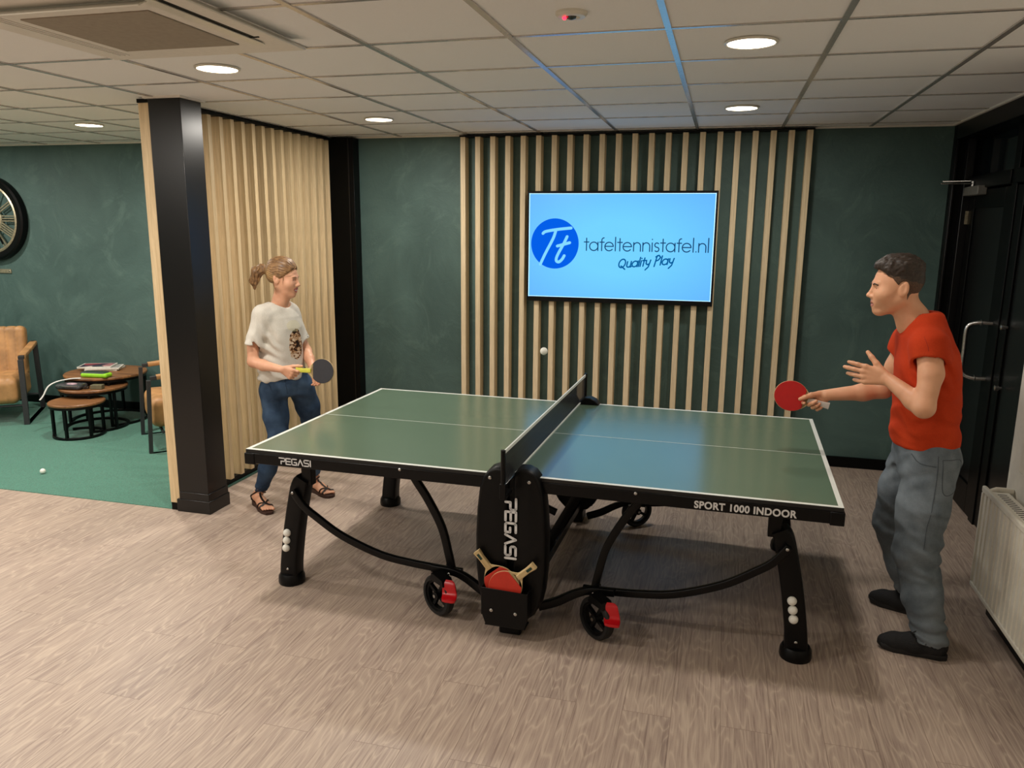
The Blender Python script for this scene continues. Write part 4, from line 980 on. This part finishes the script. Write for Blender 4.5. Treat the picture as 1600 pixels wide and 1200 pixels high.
def jeans_man(p):
    d = loft(p, [(.80, 1.755, -.235, .118, .155), (.86, 1.765, -.235, .128, .172), (.92, 1.75, -.232, .122, .165), (.96, 1.75, -.232, .118, .158)])
    for (lg, _), kk, sd in zip(MLEGS, (0, 1), (3, 4)):
        R_ = [.112, .104, .090, .079, .068] if kk == 0 else [.105, .098, .085, .075, .066]
        pts = [V(*a) for a in lg]; pts[0] = pts[0]+V(.0, 0, -.02); pts[-1] = pts[-1]+V(0, 0, -.015)
        e = chain(p, pts, R_, .03)
        kn = pts[2]; e = e+limb_folds(p, kn+V(.04, 0, 0), .17, .011, 85, (.35, 0, 1), sd)+limb_folds(p, pts[4]+V(0, 0, .05), .15, .010, 105, (.2, 0, 1), sd+2)+limb_folds(p, pts[0]+V(-.06, 0, -.05), .15, .009, 80, (-.5, 0, 1), sd+4)
        end = (.062+.14*(pts[-1][0]-p[:, 0])) - p[:, 2]
        e = smx(e, end, .008); e = np.maximum(e, -np.maximum(rc(p, pts[3], pts[4]+V(.02, 0, -.12), .066, .058), p[:, 2]-.10))
        d = sm(d, e, .035)
    d = np.maximum(d, p[:, 2]-.945)
    return d+folds(p, .005, (8, 8, 14), 7)
def fade(lo_, hi_, c):
    def f(k, col):
        g_ = k.n('ShaderNodeTexNoise', Scale=3.0, Detail=3.0); k.l(k.coord(), g_.inputs['Vector'])
        return k.mix(k.ramp(g_.outputs['Fac'], [(lo_, (0, 0, 0, 1)), (hi_, (1, 1, 1, 1))]), col, lin(c))
    return f
M_jm = cloth('grey_denim', (92, 102, 110), (122, 132, 140), 9, .85, 320, fade(.5, .75, (136, 146, 152)))
sdf_mesh('jeans', jeans_man, (1.50, -.60, .03), (2.0, .16, .98), .0052, M_jm, man, None, O)
# back pocket seams follow the near hip
def on_surface(fn, a, n_, it=14):
    """slide a point along direction n_ until it meets the surface of fn"""
    p = V(*a); n_ = V(*n_)/np.linalg.norm(n_)
    for _ in range(it): p = p-n_*float(fn(p[None])[0])
    return p
def seam(fn, pts, n_, mat, parent, O_, name='seam', r=.0013, lift=.001):
    nn = V(*n_)/np.linalg.norm(n_); S_ = [on_surface(fn, a, n_)+nn*lift-O_ for a in smooth_path(pts, 4)]
    MB().tube([tuple(a) for a in S_], r, 6).build(name, mat, parent, smooth=True)
M_seam = plain('dark_denim_seam', (70, 78, 86), .9); N1 = (0.15, -1, 0)
seam(jeans_man, [(1.788, -.45, .885), (1.79, -.45, .83), (1.797, -.45, .745), (1.835, -.43, .735), (1.865, -.38, .77), (1.868, -.38, .875), (1.82, -.45, .885), (1.788, -.45, .885)], N1, M_seam, man, O, 'pocket_seam')
seam(jeans_man, [(1.765, -.45, .90), (1.765, -.45, .80), (1.755, -.45, .70), (1.74, -.46, .60), (1.735, -.46, .50)], (0, -1, 0), M_seam, man, O, 'side_seam')
seam(jeans_man, [(1.66, -.40, .895), (1.69, -.42, .865), (1.75, -.45, .855)], (-.4, -1, 0), M_seam, man, O, 'pocket_seam')
seam(tee_man, [(1.655, -.42, 1.415), (1.672, -.44, 1.36), (1.655, -.44, 1.30), (1.662, -.44, 1.25)], (-.2, -1, 0), plain('tee_seam', (160, 40, 16), .9), man, O, 'sleeve_seam', .0012, 0)
M_shoe = plain('black_knit_shoe', (20, 20, 22), .8, var=.2, scale=200, bump=.4); M_sole = plain('black_shoe_sole', (14, 14, 15), .6)
def shoe(parent, toe, heel, O_, ankle, name='shoe'):
    toe = V(*toe); heel = V(*heel); f = toe-heel; L_ = np.linalg.norm(f); f /= L_; R_ = np.stack([f, V(-f[1], f[0], 0), V(0, 0, 1)], 1)
    def up(p):
        q_ = (p-heel)@R_
        d = chain(q_, [(.05, 0, .05), (.14, 0, .045), (.215, -.004, .034), (.255, -.003, .030)], [.040, .042, .038, .028], .03)
        d = sm(d, chain(q_, [(.045, 0, .06), (.05, 0, .098)], [.038, .037]), .03); d = sm(d, rc(q_, (.09, 0, .085), (.17, 0, .055), .026, .022), .02)
        d = np.maximum(d, .012-q_[:, 2]); d = smx(d, q_[:, 2]-.105-.12*(q_[:, 0]-.05), .005)
        return np.maximum(d, -rc(q_, (.05, 0, .10), (.052, 0, .14), .032, .033))
    o = sdf_mesh(name, up, heel-.16*np.abs(f)-V(.06, .08, .01)+np.minimum(f*L_, 0)*1.0, heel+V(.08, .08, .16)+np.maximum(f*L_, 0)*1.0+.02, .0038, M_shoe, parent, None, O_)
    ol = [(-.004+.012, .0)]; prof = [(.0, .0), (.004, -.024), (.03, -.036), (.09, -.034), (.16, -.042), (.215, -.044), (.26, -.030), (.283, -.006), (.284, .006), (.265, .030), (.22, .040), (.16, .038), (.09, .034), (.03, .035), (.004, .024)]
    rs = []
    for z, g_ in ((0, .97), (.006, 1.0), (.020, 1.0), (.024, .97)):
        ring = []
        for a, b in prof:
            a2 = .14+(a-.14)*g_; zz = z+(.012*max(0, (a-.23)/.05)**2 if True else 0); w3 = heel+R_@V(a2, b*g_, zz); ring.append(tuple(w3-O_))
        rs.append(ring)
    MB().rings(rs).build('sole', M_sole, o, smooth=True, auto=.8)
    for k in range(4):
        x = .105+.022*k; zt = .108-.62*(x-.105)
        pts = [heel+R_@V(x, b, zt-abs(b)*.35*(abs(b)/.02)) for b in (-.024, 0, .024)]
        MB().tube([tuple(a-O_) for a in pts], .0028, 8).build('lace', M_sole, o, smooth=True)
    lp_ = [heel+R_@V(*a) for a in ((.10, 0, .112), (.125, .03, .125), (.15, .045, .115), (.13, .03, .10), (.102, .004, .110), (.10, -.03, .122), (.125, -.05, .105), (.11, -.03, .095), (.10, 0, .11))]
    MB().tube(smooth_path([tuple(a-O_) for a in lp_], 5), .0022, 8).build('lace', M_sole, o, smooth=True)
    return o
shoe(man, (1.598, -.424, 0), (1.884, -.468, 0), O, None)
shoe(man, (1.640, .035, 0), (1.900, -.085, 0), O, None)
b_ = bat("red bat held out over the table end in the man's hand", tuple(batM), tuple(batA), (.12, -1, .12), M_rubd, M_rubk, plain('pale_handle', (196, 190, 182), .45), side_tape=M_ply, wide=.146)

# ---- the woman in the white T-shirt
O2 = V(-1.87, .45, 0)
wom = thing('person', 'woman in white printed T-shirt, blue jeans and sandals holding a black bat', 'person', tuple(O2))
hc2 = V(-1.815, .398, 1.512); Rh2 = basis((1, .10, -.12)); sc2 = .95
skinW = skin_mat('woman_skin', (212, 156, 124), (228, 174, 142))
sR, eR, wR = V(-1.912, .288, 1.292), V(-1.950, .225, 1.005), V(-1.705, .155, .982)
sL, eL, wL = V(-1.858, .515, 1.285), V(-1.765, .555, 1.03), V(-1.645, .42, .93)
HW = hand_prims(wR, (.88, -.05, -.36), (.42, -.1, .9), [(.45, .6, .35), (.9, 1.1, .8), (1.0, 1.15, .85), (1.05, 1.2, .85)], thumb=(.75, .5, .45), spread=.02, side=1, size=.92, tc=.4, bs=.85)
HW2 = hand_prims(wL, (.55, -.45, -.65), (.4, .3, .8), [(.3, .4, .3), (.35, .45, .3), (.4, .5, .3), (.45, .5, .3)], side=-1, size=.9)
WL1 = [(-1.905, .36, .83), (-1.885, .345, .63), (-1.862, .325, .485), (-1.975, .355, .27), (-2.052, .385, .115)]
WL2 = [(-1.785, .50, .83), (-1.785, .57, .66), (-1.785, .615, .53), (-1.81, .665, .30), (-1.838, .705, .125)]
def foot_pts(heel, toe):
    heel = V(*heel); toe = V(*toe); f = toe-heel; L_ = np.linalg.norm(f); f /= L_; return heel, f, V(-f[1], f[0], 0), L_
FT = [foot_pts((-2.118, .405, 0), (-1.905, .245, 0)), foot_pts((-1.895, .745, 0), (-1.675, .645, 0))]
def foot_sdf(p, F, ankle):
    h, f, l, L_ = F; R_ = np.stack([f, l, V(0, 0, 1)], 1); q_ = (p-h)@R_
    d = chain(q_, [(.035, 0, .058), (.12, 0, .050), (.185, 0, .034)], [.028, .030, .022], .02)
    d = sm(d, rc(q_, (.15, -.018, .034), (.165, .022, .036), .02, .02), .02)
    for k in range(5):
        y0 = .030-.0145*k; x1 = L_-.018-.006*k; d = sm(d, rc(q_, (.17, y0*.9, .034), (x1, y0, .028), .011, .0105 if k == 0 else .0078), .005)
    a = (V(*ankle)-h)@R_
    return sm(d, rc(q_, (.045, 0, .07), a, .030, .033), .02)
def w_body(p):
    d = around(p, hc2, .21, lambda w_: head_sdf((w_-hc2)@Rh2/sc2, False, 1.0)*sc2)
    d = sm(d, chain(p, [(-1.835, .41, 1.45), (-1.855, .415, 1.37), (-1.865, .415, 1.31)], [.044, .046, .06], .02), .03)
    d = sm(d, rc(p, (-1.795, .39, 1.425), (-1.83, .40, 1.37), .034, .038), .02)
    d = sm(d, rc(p, (-1.895, .34, 1.30), (-1.845, .48, 1.295), .042, .042), .04)
    d = sm(d, loft(p, [(.90, -1.855, .42, .075, .12), (1.10, -1.865, .415, .07, .115), (1.28, -1.865, .415, .06, .12)], -.30), .03)
    d = sm(d, chain(p, [sR, (-1.958, .245, 1.14), eR], [.042, .036, .033], .02), .02)
    d = sm(d, chain(p, [eR, eR*.66+wR*.34+V(0, 0, -.006), wR], [.034, .0325, .021], .02), .015)
    d = sm(d, chain(p, [sL, (-1.815, .54, 1.15), eL], [.040, .034, .031], .02), .02)
    d = sm(d, chain(p, [eL, eL*.6+wL*.4, wL], [.032, .030, .021], .02), .015)
    for lg in (WL1, WL2): d = sm(d, chain(p, lg, [.06, .05, .045, .038, .031], .02), .02)
    for F, lg in ((FT[0], WL1), (FT[1], WL2)): d = sm(d, around(p, F[0]+F[1]*.1, .26, lambda w_: foot_sdf(w_, F, lg[-1])), .012)
    for cl_ in (HW, HW2): d = sm(d, around(p, cl_[0][1][0], .22, lambda w_: hand_sdf(w_, cl_)), .008)
    return d
def w_mat(c):
    q_ = (c-hc2)@Rh2/sc2; m = np.zeros(len(c), int); ay = np.abs(q_[:, 1]); zc = -.066+.25*np.clip(ay-.0, 0, .03)
    lip = (q_[:, 0] > .080) & (ay < .031) & (np.abs(q_[:, 2]-zc+.001) < .0125*(1-(ay/.034)**2)+.002)
    m[lip] = 1; m[lip & (np.abs(q_[:, 2]-zc+.002) < .0035) & (ay < .022)] = 2; return m
sdf_mesh('body', w_body, (-2.2, .06, .012), (-1.5, .84, 1.68), .0028, [skinW, M_lip2, M_teeth], wom, w_mat, O2)
eyes(wom, hc2, Rh2, sc2, O2, .2)
def hair_w_mat():
    k = NT('light_brown_hair'); n = k.n('ShaderNodeTexNoise', Scale=1.0, Detail=4.0); k.l(k.coord((50, 50, 50)), n.inputs['Vector'])
    g_ = k.n('ShaderNodeTexNoise', Scale=7.0, Detail=2.0); k.l(k.coord(), g_.inputs['Vector'])
    c1 = k.ramp(n.outputs['Fac'], [(.3, lin((96, 68, 44))), (.7, lin((160, 122, 80)))])
    k.l(k.mix(k.ramp(g_.outputs['Fac'], [(.5, (0, 0, 0, 1)), (.7, (.7, .7, .7, 1))]), c1, lin((200, 164, 112))), k.b.inputs['Base Color']); k.b.inputs['Roughness'].default_value = .45; return k.m
M_hw = hair_w_mat()
def hairW(p):
    q_ = (p-hc2)@Rh2/sc2; x, y, z = q_.T
    # combed back towards the tie at (-.105, 0, .03)
    v_ = q_-V(-.11, 0, .035); an = np.arctan2(v_[:, 1], v_[:, 2]); st = np.sin(an*34+4*noise3(q_*22, 3))*.5+np.sin(an*71)*.3
    d = ell(q_, (-.014, 0, .036), (.101, .082, .094))-.006-st*.0018-.007*np.clip((z-.03)/.08, 0, 1)*np.clip((.09-x)/.05, 0, 1)
    zm = np.interp(x, [-.14, -.10, -.05, -.02, 0, .02, .04, .06, .078, .095, .12], [-.04, -.045, -.040, -.018, .000, .008, .026, .048, .072, .092, .10])
    d = smx(d, (zm-z)*.8, .012)
    d = sm(d, chain(q_, [(-.10, 0, .035), (-.125, 0, .03)], [.028, .02]), .02)
    for s in (-1, 1): d = np.maximum(d, -ell(q_, (-.008, s*.092, -.014), (.024, .022, .026)))
    pp = chain(q_, [(-.12, 0, .03), (-.155, .004, .040), (-.190, .004, .015), (-.205, 0, -.045), (-.200, 0, -.10)], [.014, .026, .032, .026, .006], .02)
    pp = pp+.0035*np.sin(y*330+x*60+5*noise3(q_*20, 4))+.004*noise3(q_*V(60, 90, 25), 6)
    return sm(d, pp, .008)*sc2
sdf_mesh('hair', hairW, hc2-V(.26, .16, .16), hc2+V(.14, .14, .17), .0026, M_hw, wom, None, O2)
def wp(*a): return tuple(hc2+Rh2@(V(*a)*sc2)-O2)
MB().tube([wp(-.122+.003*math.sin(a), .018*math.cos(a), .031+.018*math.sin(a)) for a in np.linspace(0, 2*PI, 16)[:-1]], .004, 8, closed=True).build('hair_tie', M_plastic, wom, smooth=True)
strs = [((-.13, .01, .045), (-.17, .02, .06), (-.20, .02, .01), (-.205, .01, -.06)), ((-.13, 0, .03), (-.18, -.02, .04), (-.205, -.02, -.02), (-.20, -.015, -.095)), ((-.12, 0, .02), (-.16, .01, .0), (-.165, .01, -.05), (-.15, .0, -.10)),
        ((.03, -.076, .03), (.035, -.079, .0), (.03, -.078, -.035)), ((.09, -.02, .085), (.075, -.062, .05), (.02, -.083, .02)), ((-.04, -.06, -.03), (-.03, -.06, -.06), (-.02, -.055, -.08))]
for s_ in strs:
    P_ = smooth_path([wp(*a) for a in s_], 6); MB().tube(P_, [max(.0006, .0032*(1-i/len(P_))) for i in range(len(P_))], 6).build('hair_strand', M_hw, wom, smooth=True)
for s in (-1, 1):
    MB().tube(smooth_path([wp(*a) for a in ((.094, s*.014, .018), (.094, s*.030, .0225), (.083, s*.046, .017))], 4), [.0018]*9, 8).build('eyebrow', M_hw, wom, smooth=True)
def print_tex(k, col):
    """a tawny animal print on the chest of the shirt"""
    tc_ = k.n('ShaderNodeTexCoord'); sp_ = k.n('ShaderNodeSeparateXYZ'); k.l(tc_.outputs['Object'], sp_.inputs[0])
    def math_(op, a, b=None):
        m = k.n('ShaderNodeMath', operation=op)
        for i, v in enumerate((a, b)):
            if v is None: continue
            if hasattr(v, 'links'): k.l(v, m.inputs[i])
            else: m.inputs[i].default_value = v
        return m.outputs[0]
    # position across the chest: along the shoulder line; the front is the side facing the bat
    u = math_('SUBTRACT', math_('ADD', math_('MULTIPLY', sp_.outputs['X'], .295), math_('MULTIPLY', sp_.outputs['Y'], .955)), PU)
    fr_ = math_('SUBTRACT', math_('MULTIPLY', sp_.outputs['X'], .955), math_('MULTIPLY', sp_.outputs['Y'], .295))
    v = math_('SUBTRACT', sp_.outputs['Z'], 1.095)
    nz = k.n('ShaderNodeTexNoise', Scale=22.0, Detail=4.0); k.l(tc_.outputs['Object'], nz.inputs['Vector'])
    jit = math_('MULTIPLY', math_('SUBTRACT', nz.outputs['Fac'], .5), .9)
    r = math_('ADD', math_('ADD', math_('POWER', math_('DIVIDE', u, .062), 2.0), math_('POWER', math_('DIVIDE', v, .098), 2.0)), jit)
    inside = math_('MULTIPLY', math_('LESS_THAN', r, 1.0), math_('GREATER_THAN', fr_, .02))
    wv_ = k.n('ShaderNodeTexNoise', Scale=1.0, Detail=3.0, Distortion=1.5); k.l(k.coord((20, 20, 34)), wv_.inputs['Vector'])
    pc_ = k.ramp(wv_.outputs['Fac'], [(.40, lin((34, 27, 24))), (.47, lin((126, 86, 58))), (.53, lin((188, 150, 110))), (.62, lin((222, 208, 188)))])
    c2_ = k.mix(inside, col, pc_)
    # pale halo of yellow flowers above
    v2 = math_('SUBTRACT', sp_.outputs['Z'], 1.215); r2 = math_('ADD', math_('ADD', math_('POWER', math_('DIVIDE', math_('ADD', u, .01), .06), 2.0), math_('POWER', math_('DIVIDE', v2, .035), 2.0)), jit)
    in2 = math_('MULTIPLY', math_('MULTIPLY', math_('LESS_THAN', r2, 1.0), math_('GREATER_THAN', fr_, .02)), .35)
    return k.mix(in2, c2_, lin((214, 206, 160)))
PU = -.004
M_teew = cloth('white_jersey', (214, 208, 196), (224, 220, 210), 5, .85, 260, print_tex)
YW = -.30
def tee_w(p):
    K = [(.865, -1.87, .42, .122, .160), (.92, -1.87, .418, .118, .156), (1.0, -1.868, .415, .112, .148), (1.10, -1.868, .413, .112, .146), (1.20, -1.868, .413, .110, .146), (1.27, -1.868, .413, .095, .138), (1.315, -1.868, .413, .078, .115), (1.36, -1.865, .413, .055, .085)]
    d = loft(p, K, YW)
    for a, b in ((sR, V(-1.930, .258, 1.19)), (sL, V(-1.820, .531, 1.18))):
        ax = (b-a)/np.linalg.norm(b-a); c0 = V(-1.865, .413, 1.30)
        d = sm(d, rc(p, c0*.5+a*.5+V(0, 0, .012), a, .048, .056), .04)
        LN = .20 if a is sR else .20
        sl_ = smx(rc(p, a, a+ax*LN*1.3, .052, .057), (p-(a+ax*LN))@ax, .006); d = sm(d, sl_, .03)
        d = np.maximum(d, -np.maximum(rc(p, a, a+ax*LN*1.6, .042, .053), -(p-(a+ax*(LN-.03)))@ax))
    d = smx(d, -rc(p, (-1.850, .41, 1.375), (-1.80, .395, 1.43), .068, .085), .006)
    d = d+folds(p, .0035, (8, 8, 9), 12)+limb_folds(p, (-1.90, .31, .93), .17, .008, 80, (.4, .2, 1), 14)+limb_folds(p, (-1.90, .27, 1.12), .14, .008, 90, (.5, .5, .6), 16)
    hem = .868+.018*np.sin((p[:, 0]+p[:, 1])*16)
    return np.maximum(d, hem-p[:, 2])
sdf_mesh('t_shirt', tee_w, (-2.10, .10, .82), (-1.62, .74, 1.42), .0042, M_teew, wom, None, O2)
def jeans_w(p):
    d = loft(p, [(.76, -1.848, .43, .098, .150), (.82, -1.852, .43, .108, .162), (.88, -1.852, .428, .104, .152), (.94, -1.855, .425, .095, .138)], YW)
    for lg, R_, sd in ((WL1, [.088, .077, .062, .055, .042], 21), (WL2, [.086, .076, .063, .054, .043], 25)):
        pts = [V(*a) for a in lg]; pts[0] = pts[0]+V(0, 0, -.03)
        e = chain(p, pts, R_, .03); e = e+limb_folds(p, pts[2], .12, .004, 100, (.2, 0, 1), sd)+limb_folds(p, pts[4], .10, .004, 120, (.1, 0, 1), sd+2)+limb_folds(p, pts[0]+V(.05, -.05, 0), .12, .004, 90, (.5, 0, 1), sd+3)
        e = smx(e, .105-p[:, 2]+(0.02 if sd == 25 else 0), .006); e = np.maximum(e, -np.maximum(rc(p, pts[3], pts[4]+(pts[4]-pts[3])*.4, .045, .036), p[:, 2]-.15)); d = sm(d, e, .03)
    return np.maximum(d, p[:, 2]-.93)+folds(p, .002, (9, 9, 14), 23)
M_jw = cloth('blue_denim', (40, 58, 82), (66, 88, 114), 8, .8, 320, fade(.5, .8, (92, 116, 140)))
sdf_mesh('jeans', jeans_w, (-2.16, .18, .08), (-1.62, .80, .96), .0045, M_jw, wom, None, O2)
M_seam2 = plain('stitched_seam', (34, 50, 72), .9)
seam(jeans_w, [(-1.77, .30, .90), (-1.765, .30, .85), (-1.775, .32, .79)], (.75, -.66, 0), M_seam2, wom, O2, 'fly_seam')
seam(jeans_w, [(-1.92, .25, .90), (-1.87, .22, .86), (-1.85, .22, .82)], (.2, -1, 0), M_seam2, wom, O2, 'pocket_seam')
M_strap = plain('dark_brown_sandal_leather', (36, 26, 22), .4); M_sole2 = plain('sandal_sole', (60, 36, 26), .6)
for F in FT:
    h, f, l, L_ = F
    def pt_(x, y, z): return h+f*x+l*y+V(0, 0, z)
    prof = [(-.004, 0), (.0, -.022), (.03, -.030), (.09, -.028), (.16, -.042), (.215, -.042), (L_+.0, -.026), (L_+.008, 0), (L_+.004, .022), (.225, .040), (.16, .040), (.09, .026), (.03, .028), (.0, .022)]
    rs = []
    for z0_, z1_ in ((0, 0), (1, 1)):
        rs.append([tuple(pt_(a, b, (.004 if z0_ == 0 else np.interp(a, [0, .08, .17, .3], [.034, .028, .018, .016])))-O2) for a, b in prof])
    so = MB().rings([[(x, y, z-.004) for x, y, z in rs[0]], rs[0], rs[1]]).build('sandal_sole', M_sole2, wom, smooth=True, auto=.7)
    def strap(pts, r=(.0065, .002)):
        S_ = []
        for a in smooth_path([tuple(pt_(*b)) for b in pts], 5):
            p_ = V(*a)
            for _ in range(6):
                e_ = 1e-3; d0 = float(w_body(p_[None])[0]); g3 = V(*[float(w_body((p_+V(*(e_ if i == j_ else 0 for i in range(3))))[None])[0])-d0 for j_ in range(3)])/e_; g3 /= max(np.linalg.norm(g3), 1e-6); p_ = p_-g3*(d0-.0025)
            S_.append(tuple(p_-O2))
        MB().tube(S_, [r]*len(S_), sec=RR, up=(0, 0, 1)).build('sandal_strap', M_strap, so, smooth=True, auto=1.5)
    strap([(.19, -.046, .02), (.195, -.03, .05), (.20, 0, .062), (.21, .03, .05), (.215, .042, .02)])
    strap([(.155, -.048, .02), (.17, -.03, .055), (.20, 0, .062)]); strap([(.14, .044, .02), (.16, .03, .06), (.20, 0, .062)])
    strap([(.20, 0, .062), (.15, -.008, .085), (.10, 0, .10)]); strap([(.01, -.03, .05), (.05, -.042, .085), (.09, -.02, .11), (.10, 0, .115), (.09, .02, .11), (.05, .042, .085), (.01, .03, .05)])
    strap([(.03, -.036, .03), (.0, -.02, .06), (-.012, 0, .07), (.0, .02, .06), (.03, .036, .03)], (.009, .002))
nk_ = [tuple(on_surface(w_body, a, (.6, -.8, .3))+V(.001, -.002, .001)-O2) for a in ((-1.905, .35, 1.34), (-1.86, .31, 1.30), (-1.81, .32, 1.275), (-1.77, .38, 1.29))]
MB().tube(smooth_path(nk_, 5), .0009, 6).build('necklace', M_brass, wom, smooth=True)
bat("black bat held level in the woman's right hand", (-1.445, .168, .984), (.99, -.06, .03), (-.35, -1, .12), M_rubk, M_rub, plain('yellow_handle', (206, 204, 70), .45), side_tape=M_ply, wide=.148)
